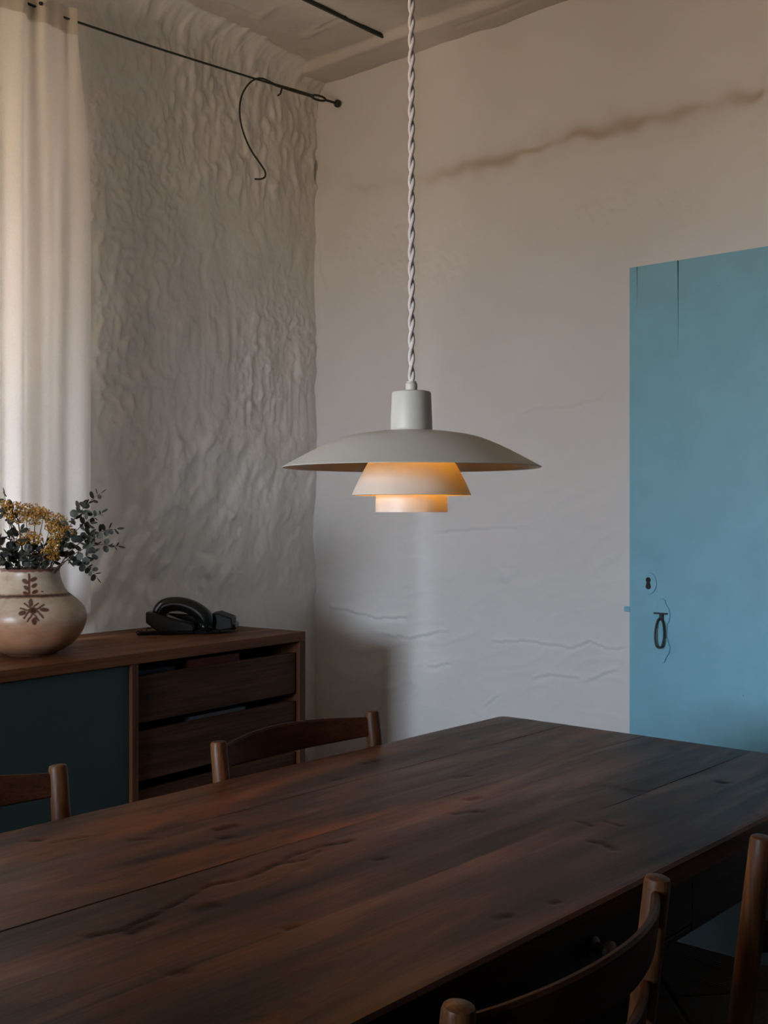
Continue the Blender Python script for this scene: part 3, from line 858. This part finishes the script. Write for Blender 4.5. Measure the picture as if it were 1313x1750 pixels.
# coiled cord lying round the body
path = []
for i in range(60):
    t = i / 59
    x = -.155 + .27 * t; y = -.105 + .10 * t ** 2 + .012 * math.sin(t * 5)
    path.append(Vector((x, y, .009)))
path = [Vector((-.115, -.05, .045)), Vector((-.128, -.06, .020)), Vector((-.148, -.075, .011)), Vector((-.160, -.092, .0092))] + path
coil = []
turns = 62
fine = []
for i in range(len(path) - 1):
    for k_ in range(14): fine.append(path[i].lerp(path[i + 1], k_ / 14))
L_ = len(fine)
for i, p in enumerate(fine):
    t_ = (fine[min(i + 1, L_ - 1)] - fine[max(i - 1, 0)]).normalized()
    s_ = t_.cross(Vector((0, 0, 1))).normalized(); u_ = s_.cross(t_)
    w = 2 * math.pi * turns * i / L_
    coil.append(p + (s_ * math.cos(w) + u_ * math.sin(w)) * .0062)
MB().tube(coil, .0022, 6).build('coiled_cord', M_phone_m, ph, smooth=60)

# ================================================================== VASE
VX, VY, VD = -3.008, 1.862, 3.38
px_m = VD / FPX
right_v, away_v = Vector((CS, SN, 0)), Vector((-SN, CS, 0))
prof_px = [(36, 1114), (50, 1109), (60, 1104), (75, 1093.5), (87, 1078), (93, 1062), (95, 1050), (92, 1037.5), (83, 1025), (71, 1015.5), (61, 1008), (54, 995), (49.5, 980), (48.5, 971), (50.5, 967.5)]
pz = np.array([(1114 - y) * px_m for r, y in prof_px]); pr = np.array([r * px_m for r, y in prof_px])
# smooth resample
ts = np.linspace(0, len(pz) - 1, 180)
def smooth_c(arr):
    a_ = np.interp(ts, np.arange(len(arr)), arr)
    k_ = np.ones(13) / 13
    return np.convolve(np.pad(a_, 6, 'edge'), k_, 'valid')
vz, vr = smooth_c(pz), smooth_c(pr)
vz[0] = 0
nph = 420
phi = np.linspace(0, 2 * np.pi, nph, endpoint=False)
PH, VZ = np.meshgrid(phi, vz, indexing='ij'); VR = np.tile(vr, (nph, 1))
lx, ly = VR * np.sin(PH), -VR * np.cos(PH)          # local -y looks at the table
lum = 1 + .008 * perlin(np.sin(PH) * 2, VZ * 12 + np.cos(PH) * 2, 71)
# where each point of the pot's face lies on the photo's close-up, for the hand-painted motif
dep = VD + ly
sx_ = (656.5 + FPX * (-.31 * VD + lx) / dep) * 8.206
sy_ = (875 + (CAM_Z - (CZ + VZ)) / dep * FPX - 940) * 8.206
front = np.cos(PH) > .25
wbl = 5 * perlin(lx * 90, VZ * 90, 72); sx_ = sx_ + wbl; sy_ = sy_ + 5 * perlin(lx * 90, VZ * 90, 73)
ink = np.zeros_like(sx_)
def seg_(x0, y0, x1_, y1, w):
    d, _ = poly_dist(sx_, sy_, [(x0, y0), (x1_, y1)])
    return 1 - sstep(w * .5 - 4, w * .5 + 5, d)
def ell_(cx_, cy_, rx, ry, deg=0):
    a_ = math.radians(deg); dx, dy = sx_ - cx_, sy_ - cy_
    e = np.hypot((dx * math.cos(a_) + dy * math.sin(a_)) / rx, (-dx * math.sin(a_) + dy * math.cos(a_)) / ry)
    return 1 - sstep(.9, 1.12, e)
for s_ in (seg_(415, 340, 418, 640, 30), seg_(350, 752, 440, 815, 26), seg_(480, 790, 545, 745, 24), seg_(530, 830, 625, 765, 26), seg_(530, 850, 612, 945, 28),
           seg_(465, 895, 392, 998, 26), seg_(480, 895, 548, 985, 26), seg_(405, 870, 345, 955, 26), seg_(295, 815, 410, 850, 24),
           ell_(475, 412, 54, 30, -22), ell_(362, 440, 52, 32, 28), ell_(485, 500, 46, 28, -30), ell_(378, 530, 48, 30, 25), ell_(496, 588, 48, 26, -22), ell_(374, 610, 50, 28, 22),
           ell_(440, 738, 34, 56), ell_(630, 838, 68, 29, 3), ell_(320, 882, 58, 33, -12), ell_(488, 998, 38, 54), ell_(470, 845, 68, 46), ell_(600, 580, 20, 9, 10)):
    ink = np.maximum(ink, s_)
ink *= front
eye = ell_(470, 848, 36, 30) * front
zb = .178 + .0025 * perlin(np.sin(PH) * 1.5, np.cos(PH) * 1.5, 74)
band_d = np.abs(VZ - zb)
band = 1 - sstep(.0042, .0058, band_d + .0012 * perlin(np.sin(PH) * 9, np.cos(PH) * 9, 75))
core = 1 - sstep(.0012, .0026, band_d + .001 * perlin(np.sin(PH) * 14, np.cos(PH) * 14, 76))
rimr = sstep(vz[-1] - .010, vz[-1] - .005, VZ + .004 * perlin(np.sin(PH) * 5, np.cos(PH) * 5, 77))
base = np.zeros(PH.shape + (3,))
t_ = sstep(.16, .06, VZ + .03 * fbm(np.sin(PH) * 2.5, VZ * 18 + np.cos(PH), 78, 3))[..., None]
base[:] = np.array([.52, .43, .315]) * (1 - t_) + np.array([.45, .23, .125]) * t_  # lower belly browned: mostly shade painted in, plus burnt slip
t2 = sstep(.045, .010, VZ)[..., None]; base = base * (1 - .6 * t2) + np.array([.14, .07, .045]) * .6 * t2  # foot darkened further, mostly painted shade with some burn
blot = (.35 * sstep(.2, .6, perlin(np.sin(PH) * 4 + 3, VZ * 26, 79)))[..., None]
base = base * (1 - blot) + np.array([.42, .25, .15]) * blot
RED = np.array([.080, .014, .011]); DK = np.array([.030, .028, .020])
for m_, c_ in ((ink * .93, RED), (eye * .9, np.array([.035, .012, .010])), (band * .85, np.array([.20, .065, .035])), (core * .9, DK), (rimr * .85, np.array([.16, .035, .025]))):
    base = base * (1 - m_[..., None]) + c_ * m_[..., None]
# inner wall
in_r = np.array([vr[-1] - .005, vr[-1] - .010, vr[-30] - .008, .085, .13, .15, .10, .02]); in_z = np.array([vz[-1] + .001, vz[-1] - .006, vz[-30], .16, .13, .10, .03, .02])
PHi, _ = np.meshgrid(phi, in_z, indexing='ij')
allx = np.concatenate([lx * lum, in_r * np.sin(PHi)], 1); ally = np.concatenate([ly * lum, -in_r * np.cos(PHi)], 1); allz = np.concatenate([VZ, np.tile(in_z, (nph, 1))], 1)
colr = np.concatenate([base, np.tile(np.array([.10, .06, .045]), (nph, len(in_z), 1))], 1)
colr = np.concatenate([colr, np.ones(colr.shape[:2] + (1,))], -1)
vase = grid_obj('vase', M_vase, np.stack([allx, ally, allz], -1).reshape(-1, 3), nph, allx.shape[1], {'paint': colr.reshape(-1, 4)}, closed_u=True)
bm = bmesh.new(); bm.from_mesh(vase.data); bm.verts.ensure_lookup_table(); nvv = allx.shape[1]
bm.faces.new([bm.verts[i * nvv] for i in range(nph)])
bmesh.ops.recalc_face_normals(bm, faces=bm.faces); bm.to_mesh(vase.data); bm.free()
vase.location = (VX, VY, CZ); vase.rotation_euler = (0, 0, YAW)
tag(vase, 'round-bellied earthenware vase with red painted plant motifs, on the sideboard', 'vase')

# ================================================================== BOUQUET
rnd = random.Random(11)
def vp(px, py, away=0.0):
    d = VD + away
    return Vector((VX, VY, 0)) + right_v * ((px - 52) / FPX * d) + away_v * away + Vector((0, 0, CAM_Z + (875 - py) / FPX * d))
def bez(p0, p1, p2, n):
    return [p0 * (1 - t) ** 2 + p1 * 2 * t * (1 - t) + p2 * t * t for t in [i / (n - 1) for i in range(n)]]
def leaf_mesh(name, mat, L, Wd):
    vs_, fs_ = [(0, 0, 0)], []
    n = 12
    for ring in (.55, 1.0):
        for i in range(n):
            w = 2 * math.pi * i / n
            y = L * .5 + L * .5 * ring * -math.cos(w); x = Wd * .5 * ring * math.sin(w)
            vs_.append((x, y, .10 * L * (ring ** 2) * (.6 + .4 * abs(math.sin(w)))))
    vs_[0] = (0, L * .5, 0)
    for i in range(n):
        i2 = (i + 1) % n
        fs_.append((0, 1 + i, 1 + i2)); fs_.append((1 + i, 1 + n + i, 1 + n + i2, 1 + i2))
    me = MB().add(vs_, fs_).mesh(name, mat, 80)
    return me
LEAVES = [leaf_mesh('leaf', M_leaf, .031, .030), leaf_mesh('leaf', M_leaf, .026, .024), leaf_mesh('leaf', M_leaf, .029, .021), leaf_mesh('leaf', M_leaf2, .030, .029), leaf_mesh('leaf', M_leaf, .020, .016), leaf_mesh('leaf', M_leaf, .022, .009)]
def branch(end, mid, start, label, n_nodes, t0=.3, twigs=()):
    p0, p1, p2 = vp(*start), vp(*mid), vp(*end)
    root = tag(empty('eucalyptus_branch', p0), label, 'foliage', 'dried eucalyptus branches in the vase')
    pts = bez(p0, p1, p2, 16)
    lines = [(pts, t0, n_nodes)]
    b = MB(); b.tube([p - p0 for p in pts], [.0019 - .0012 * i / 15 for i in range(16)], 6)
    for (tt, ex, ey, ea, nn) in twigs:
        q0 = pts[int(tt * 15)]; q2 = vp(ex, ey, ea)
        q1 = (q0 + q2) / 2 + Vector((rnd.uniform(-.01, .01), rnd.uniform(-.01, .01), rnd.uniform(0, .015)))
        tw = bez(q0, q1, q2, 9)
        b.tube([p - p0 for p in tw], [.0012 - .0006 * i / 8 for i in range(9)], 5)
        lines.append((tw, .25, nn))
    b.build('stem', M_stem, root, smooth=60)
    for pts_, ta, nn in lines:
        m_ = len(pts_) - 1
        for k_ in range(nn):
            t = ta + (1 - ta) * (k_ + .5) / nn
            f_ = t * m_; i0 = min(int(f_), m_ - 1)
            pos = pts_[i0].lerp(pts_[i0 + 1], f_ - i0)
            tan = (pts_[i0 + 1] - pts_[i0]).normalized()
            side = tan.cross(Vector((rnd.gauss(0, 1), rnd.gauss(0, 1), rnd.gauss(0, 1)))).normalized()
            for sg in (1, -1):
                if rnd.random() < .12: continue
                yax = (side * sg + tan * rnd.uniform(.1, .7)).normalized()
                zax = yax.cross(Vector((rnd.gauss(0, 1), rnd.gauss(0, 1), rnd.gauss(0, 1)))).normalized()
                xax = yax.cross(zax)
                o = bpy.data.objects.new('leaf', rnd.choice(LEAVES[:4] if t < .85 else LEAVES[1:3] + LEAVES[4:]))
                C.objects.link(o); o.parent = root
                M4 = Matrix((xax, yax, zax)).transposed().to_4x4(); M4.translation = pos - p0 + yax * .002
                sc = rnd.uniform(.8, 1.12) * (1 - .25 * t)
                o.matrix_basis = M4 @ Matrix.Scale(sc, 4)
        # tip leaf
        o = bpy.data.objects.new('leaf', LEAVES[5]); C.objects.link(o); o.parent = root
        yax = (pts_[-1] - pts_[-2]).normalized(); zax = yax.orthogonal().normalized(); xax = yax.cross(zax)
        M4 = Matrix((xax, yax, zax)).transposed().to_4x4(); M4.translation = pts_[-1] - p0; o.matrix_basis = M4
branch((172, 843, .0), (110, 890, -.02), (78, 1000, 0), 'eucalyptus branch rising highest on the right side of the vase', 10, .35, ((.6, 138, 862, .02, 2), (.75, 150, 888, -.03, 2)))
branch((180, 876, -.03), (120, 905, -.05), (80, 1000, -.02), 'eucalyptus branch on the right, second from the top', 9, .35, ((.7, 165, 895, -.05, 2),))
branch((199, 904, .01), (130, 905, .0), (82, 1000, .01), 'eucalyptus branch pointing right with a bud-like tip', 9, .40, ((.55, 150, 912, .03, 2),))
branch((206, 934, -.02), (140, 915, -.04), (84, 1000, -.02), 'long eucalyptus branch reaching furthest right over the bare wall', 8, .45, ((.6, 162, 930, -.03, 1),))
branch((172, 986, -.03), (130, 920, -.06), (84, 998, -.03), 'eucalyptus branch drooping lowest on the right beside the vase', 9, .40, ((.7, 165, 945, -.03, 2), (.8, 150, 962, -.06, 2)))
branch((60, 940, -.10), (60, 940, -.07), (60, 995, -.02), 'short eucalyptus sprig hanging over the front of the vase rim', 7, .25, ((.5, 25, 938, -.09, 2), (.5, 90, 948, -.08, 2)))
branch((8, 845, .0), (25, 900, -.02), (40, 1000, 0), 'eucalyptus branch standing at the left behind the yellow flowers', 10, .35, ((.6, -6, 868, -.03, 2), (.5, 30, 880, -.05, 2)))
branch((-25, 905, -.04), (10, 910, -.06), (38, 998, -.02), 'eucalyptus branch leaning left out of the picture', 9, .30, ((.5, 5, 925, -.08, 3), (.6, -15, 940, -.06, 2)))
branch((30, 915, -.09), (40, 930, -.08), (50, 996, -.03), 'eucalyptus sprig in front of the yellow flowers, left of centre', 8, .25, ((.5, 10, 950, -.09, 2), (.6, 55, 905, -.10, 2)))
branch((110, 920, .05), (95, 930, .03), (70, 998, .02), 'eucalyptus sprig behind the yellow flowers at the right', 9, .30, ((.5, 120, 938, .02, 2), (.5, 75, 905, .05, 2)))

branch((20, 962, -.08), (35, 950, -.06), (45, 1000, -.03), 'eucalyptus sprig lying along the vase rim at the left', 6, .2, ((.5, 5, 950, -.07, 3), (.6, 38, 945, -.08, 3)))
branch((95, 958, -.06), (80, 945, -.05), (62, 1000, -.03), 'eucalyptus sprig lying along the vase rim at the right', 6, .2, ((.5, 70, 950, -.08, 3), (.6, 84, 930, -.05, 3)))
branch((55, 930, .05), (55, 940, .04), (52, 1000, .02), 'eucalyptus sprig hidden behind the middle yellow flowers', 7, .2, ((.5, 35, 925, .04, 3), (.5, 78, 930, .04, 3)))

def floret_cloud(root_p, ctrs, n, seed):
    r_ = random.Random(seed)
    n = int(n * .72)
    ctrs = [(a, b_, c, d * 1.18, e * 1.18) for a, b_, c, d, e in ctrs]
    b = MB(); s = MB()
    for (px, py, aw, rx, ry) in ctrs:
        for k_ in range(n):
            a_, q_ = r_.uniform(0, 2 * math.pi), math.sqrt(r_.random())
            c_ = vp(px + rx * q_ * math.cos(a_), py + ry * q_ * math.sin(a_), aw + r_.uniform(-.02, .02)) - root_p
            L = r_.uniform(.0028, .0044); w_ = L * r_.uniform(.5, .75)
            ax = Vector((r_.gauss(0, 1), r_.gauss(0, 1), r_.gauss(0, 1) + .8)).normalized()
            e1 = ax.orthogonal().normalized() * w_; e2 = ax.cross(e1.normalized()) * w_
            b.add([c_ - ax * L, c_ + e1, c_ + e2, c_ - e1, c_ - e2, c_ + ax * L], [(0, 2, 1), (0, 3, 2), (0, 4, 3), (0, 1, 4), (5, 1, 2), (5, 2, 3), (5, 3, 4), (5, 4, 1)])
            if k_ % 4 == 0:
                hub = vp(px, py + ry * .9, aw) - root_p
                s.tube([hub, (hub + c_) / 2 + Vector((0, 0, -.003)), c_], .0005, 4, False)
    return b, s
def yellow(start, ctrs, label, n, seed):
    p0 = vp(*start)
    root = tag(empty('yellow_flower_sprig', p0), label, 'flower', 'dried yellow flower sprigs in the vase')
    b, s = floret_cloud(p0, ctrs, n, seed)
    for (px, py, aw, rx, ry) in ctrs:
        e = vp(px, py + ry * .9, aw)
        s.tube([p - p0 for p in bez(p0, (p0 + e) / 2 + Vector((0, 0, .01)), e, 7)], .0011, 5)
    s.build('stem', M_stem, root, smooth=60)
    tag(b.build('florets', M_yellow, root, smooth=20), kind='stuff')
yellow((48, 1000, 0), [(32, 868, -.02, 13, 9), (48, 872, -.01, 12, 10), (38, 884, -.03, 14, 9)], 'yellow dried flower head at the top left of the bouquet', 144, 1)
yellow((52, 1000, 0), [(62, 872, .0, 12, 9), (75, 878, .0, 10, 8), (64, 888, -.02, 13, 8)], 'yellow dried flower head at the top centre of the bouquet', 144, 2)
yellow((58, 1000, 0), [(90, 885, .0, 13, 9), (104, 893, .01, 9, 9), (94, 900, -.02, 11, 8)], 'yellow dried flower head towards the eucalyptus on the right', 144, 3)
yellow((60, 1000, -.01), [(108, 905, -.02, 12, 9), (120, 908, -.01, 10, 8), (105, 920, -.04, 10, 8)], 'yellow dried flower head touching the right-hand eucalyptus leaves', 120, 4)
yellow((60, 1000, -.02), [(100, 934, -.05, 10, 9), (92, 946, -.06, 9, 8), (104, 950, -.05, 7, 6)], 'low yellow dried flower cluster at the right of the vase rim', 120, 5)
yellow((45, 1000, -.02), [(58, 912, -.06, 13, 8), (72, 920, -.06, 10, 8), (48, 925, -.06, 9, 6)], 'low yellow dried flower cluster above the middle of the vase', 108, 6)
yellow((40, 1000, -.02), [(14, 862, -.02, 8, 7), (22, 878, -.03, 8, 8), (4, 915, -.06, 8, 6)], 'browned dried flower sprig at the left edge of the picture', 84, 7)

# ================================================================== PENDANT LAMP
LD = 1.765
LP = right_v * ((703.5 - 656.5) / FPX * LD) + away_v * LD
RIM = CAM_Z + (875 - 798.5) / FPX * LD
lamp = tag(empty('pendant_lamp', (LP.x, LP.y, RIM)), 'cream three-shade pendant lamp glowing orange, hung on a twisted cord over the table', 'lamp')
def shade(name, outer, th, mat=M_white, parent=lamp, seg=96):
    """outer: (r, z) from the top down; thin sheet with a folded lip"""
    rs_ = np.array([p[0] for p in outer]); zs_ = np.array([p[1] for p in outer])
    t = np.linspace(0, len(outer) - 1, 48)
    def cr(a):  # Catmull-Rom through the profile points
        i = np.clip(t.astype(int), 0, len(a) - 2); f = t - i
        pad = np.concatenate([[2 * a[0] - a[1]], a, [2 * a[-1] - a[-2]]])
        p0, p1, p2, p3 = pad[i], pad[i + 1], pad[i + 2], pad[i + 3]
        return .5 * ((2 * p1) + (-p0 + p2) * f + (2 * p0 - 5 * p1 + 4 * p2 - p3) * f ** 2 + (-p0 + 3 * p1 - 3 * p2 + p3) * f ** 3)
    R_, Z_ = cr(rs_), cr(zs_)
    tr, tz = np.gradient(R_), np.gradient(Z_); ln = np.hypot(tr, tz)
    nr, nz = tz / ln, -tr / ln          # inward normal
    prof = list(zip(R_, Z_)) + list(zip(R_ + nr * th, Z_ + nz * th))[::-1]
    prof.append(prof[0])
    return MB().lathe(prof, seg).build(name, mat, parent, smooth=50)
shade('top_shade', [(.0300, .0560), (.0500, .0553), (.0676, .0530), (.1013, .0470), (.1350, .0340), (.1690, .0170), (.2000, .0000)], .0012)
shade('middle_shade', [(.0550, .0248), (.0605, .0172), (.0665, .0082), (.0735, -.0040), (.0835, -.0230), (.0925, -.0432)], .0012)
shade('bottom_shade', [(.0400, -.0080), (.0470, -.0180), (.0530, -.0300), (.0552, -.0450), (.0557, -.0695)], .0012)
MB().lathe([(.0005, .1172), (.026, .1172), (.0295, .1160), (.0305, .1135), (.0326, .0600), (.0322, .0570), (.0290, .0540), (.0285, .05), (.0005, .05)], 64).build('socket_cup', M_white, lamp, smooth=40)
MB().lathe([(.0005, .1165), (.0088, .1165), (.0092, .1185), (.0090, .1290), (.0075, .1305), (.0075, .1325), (.006, .1330), (.0005, .1330)], 32).build('cord_grip', M_white, lamp, smooth=40)
for a_ in range(3):
    w = math.radians(40 + 120 * a_)
    MB().tube([(.028 * math.cos(w), .028 * math.sin(w), .052), (.0560 * math.cos(w), .0560 * math.sin(w), .0240)], .0016, 8).build('shade_strut', M_white, lamp, smooth=50)
    MB().tube([(.0560 * math.cos(w), .0560 * math.sin(w), .0240), (.0405 * math.cos(w), .0405 * math.sin(w), -.0085)], .0014, 8).build('shade_strut', M_white, lamp, smooth=50)
sock = MB().lathe([(.0005, .052), (.014, .052), (.014, .030), (.0005, .030)], 24).build('bulb_socket', M_phone_m, lamp, smooth=40)
MB().lathe([(.0005, -.022), (.012, -.019), (.019, -.010), (.0215, .002), (.019, .014), (.012, .024), (.010, .031), (.0005, .031)], 32).build('bulb', M_bulb, lamp, smooth=60)
ztop = ZC - RIM
pitch = .0545
for k_ in range(2):
    n_ = int((ztop - .13) / pitch * 18)
    pts = []
    for i in range(n_ + 1):
        z = .130 + (ztop - .02 - .130) * i / n_
        w = 2 * math.pi * z / pitch + math.pi * k_
        pts.append((.0027 * math.cos(w), .0027 * math.sin(w), z))
    MB().tube(pts, .0029, 9).build('flex_strand', M_flex, lamp, smooth=70)
MB().lathe([(.0005, ztop - .055), (.03, ztop - .05), (.045, ztop - .03), (.048, ztop + .004), (.0005, ztop + .004)], 40).build('ceiling_cup', M_white, lamp, smooth=50)

# ================================================================== CURTAIN ON ITS WIRE
def wire_x(y): return -3.30 - .0787 * (y - 2.86)
WE = on_back(584, 177)
def wire_z(y):
    return 2.855 + (WE.z - 2.855) * max(0, (y - 2.05) / (YB - 2.05)) ** 1.15 if y > 2.05 else 2.855 + .03 * ((2.05 - y) / 2.3) ** 2
wroot = tag(empty('curtain_wire', (wire_x(YB), YB, WE.z)), 'dark tensioned curtain wire with a turnbuckle, fixed to the back wall', 'wire')
wo = Vector((wire_x(YB), YB, WE.z))
MB().tube([Vector((wire_x(y), y, wire_z(y))) - wo for y in np.linspace(.55, 3.24, 60)], .0042, 8).build('cable', M_steel, wroot, smooth=60)
def wpt(y, dx=0, dz_=0): return Vector((wire_x(y) + dx, y, wire_z(y) + dz_)) - wo
MB().tube([wpt(3.16), wpt(3.27), wpt(3.395)], [.0056, .0075, .0070], 10).build('cable_sleeve', M_steel, wroot, smooth=50)
ey = []
ya, yb = 3.385, 3.475
for i in range(25):
    w = 2 * math.pi * i / 24
    y = (ya + yb) / 2 + (yb - ya) / 2 * math.cos(w)
    ey.append(wpt(y, .008 * math.sin(w), .006 * math.sin(w)))
MB().tube(ey, .0048, 8, False).build('turnbuckle', M_steel, wroot, smooth=60)
MB().tube([wpt(3.47), wpt(3.562)], .0052, 10).build('eye_bolt', M_steel, wroot, smooth=50)
MB().lathe([(.0005, 0), (.016, 0), (.016, .008), (.010, .014), (.0005, .016)], 16, m=Matrix.Translation(wpt(3.558)) @ Matrix.Rotation(math.radians(90), 4, 'X')).build('wall_anchor', M_steel, wroot, smooth=50)
MB().tube([wpt(3.20, .0, -.004), wpt(3.19, .0, -.030), wpt(3.175, 0, -.040)], .0035, 7).build('cable_clip', M_steel, wroot, smooth=50)
MB().tube([wpt(.55), wpt(.55) + Vector((x_left(.55) - wire_x(.55) + .004, 0, 0))], .005, 8).build('wall_hook', M_steel, wroot, smooth=50)
# the loose wire tail with a hooked end
def on_wire_plane(px, py, off=0):
    r = ray(px, py)
    t = (-3.30 + .0787 * 2.86 + off) / (r.x + .0787 * r.y)
    return Vector((0, 0, CAM_Z)) + r * t
tail_px = [(490, 152), (470, 144), (447, 134), (430, 139), (416, 157), (410, 180), (411, 206), (418, 232), (430, 258), (445, 280), (453, 293), (453, 302), (446, 306), (436, 306)]
tp_ = [on_wire_plane(x, y, .012) for x, y in tail_px]
def cr_pts(pts, n):
    out = []
    P_ = [pts[0] * 2 - pts[1]] + pts + [pts[-1] * 2 - pts[-2]]
    for i in range(1, len(P_) - 2):
        for k_ in range(n):
            f = k_ / n
            out.append(.5 * ((2 * P_[i]) + (P_[i + 1] - P_[i - 1]) * f + (2 * P_[i - 1] - 5 * P_[i] + 4 * P_[i + 1] - P_[i + 2]) * f * f + (3 * P_[i] - P_[i - 1] - 3 * P_[i + 1] + P_[i + 2]) * f ** 3))
    out.append(pts[-1])
    return out
MB().tube([p - wo for p in cr_pts(tp_, 6)], .0036, 8).build('wire_tail', M_steel, wroot, smooth=60)

croot = tag(empty('curtain', (wire_x(1.7), 1.7, .9)), 'off-white cotton curtain glowing in the window, hung from the wire', 'curtain')
co = Vector((wire_x(1.7), 1.7, .9))
CY0, CY1, CB = .82, 2.175, .905
def curtain_sheet(z_lo, z_hi, nz, off, nyy=360):
    ss = np.linspace(0, 1, nyy); tt = np.linspace(0, 1, nz)
    SS, TT_ = np.meshgrid(ss, tt, indexing='ij')
    ztop = np.array([wire_z(y) + .036 for y in CY0 + (CY1 - CY0) * ss])
    full = CB + (ztop[:, None] - CB) * (z_lo + (z_hi - z_lo) * TT_)
    low = 1 - (full - CB) / (ztop[:, None] - CB)
    spread = .052 * sstep(0, .28, low) * SS ** 3
    Y_ = CY0 + (CY1 - CY0) * SS + spread
    a_ = .011 + .012 * sstep(.0, .5, low)
    ph_ = Y_ * 2 * np.pi / .128 + .9 * np.sin(Y_ * 13)
    F = a_ * np.sin(ph_) + .5 * a_ * np.sin(ph_ * .53 + 1.3) + .006 * np.sin(Y_ * 90 + 2 * low) * (1 - sstep(0, .3, low))
    F += .012 * fbm(Y_ * 4, full * .8, 81, 2)
    F = np.where(SS > .97, F * (1 - .5 * (SS - .97) / .03), F)
    X_ = -3.30 - .0787 * (Y_ - 2.86) + .006 + F + off
    return np.stack([X_ - co.x, Y_ - co.y, full - co.z], -1).reshape(-1, 3), nyy, nz
P, a_, b_ = curtain_sheet(0, 1, 70, 0)
grid_obj('cloth', M_curtain, P, a_, b_, parent=croot)
P, a_, b_ = curtain_sheet(.957, 1.001, 6, .0035)
grid_obj('header_tape', M_header, P, a_, b_, parent=croot)
for y in (.90, 1.12, 1.35, 1.60, 1.83, 2.02):
    MB().lathe([(.0005, -.006), (.006, -.004), (.0075, 0), (.006, .004), (.0005, .006)], 12, m=Matrix.Translation(Vector((wire_x(y) + .034, y, wire_z(y))) - co)).build('hook', M_steel, croot, smooth=60)

# small black clip in the upper corner of the room
cl = on_back(541, 148, 3.545)
b = MB().tube([(0, 0, 0), (.008, -.004, .012), (.022, -.004, .016)], .004, 7).tube([(0, 0, .0), (-.006, -.004, .018)], .004, 7).tube([(0, .02, .0), (0, 0, 0), (.002, -.006, -.016)], .0045, 7)
tag(b.build('wall_clip', M_steel, loc=cl, smooth=50), 'small black metal clip in the upper corner where walls and ceiling meet', 'clip')
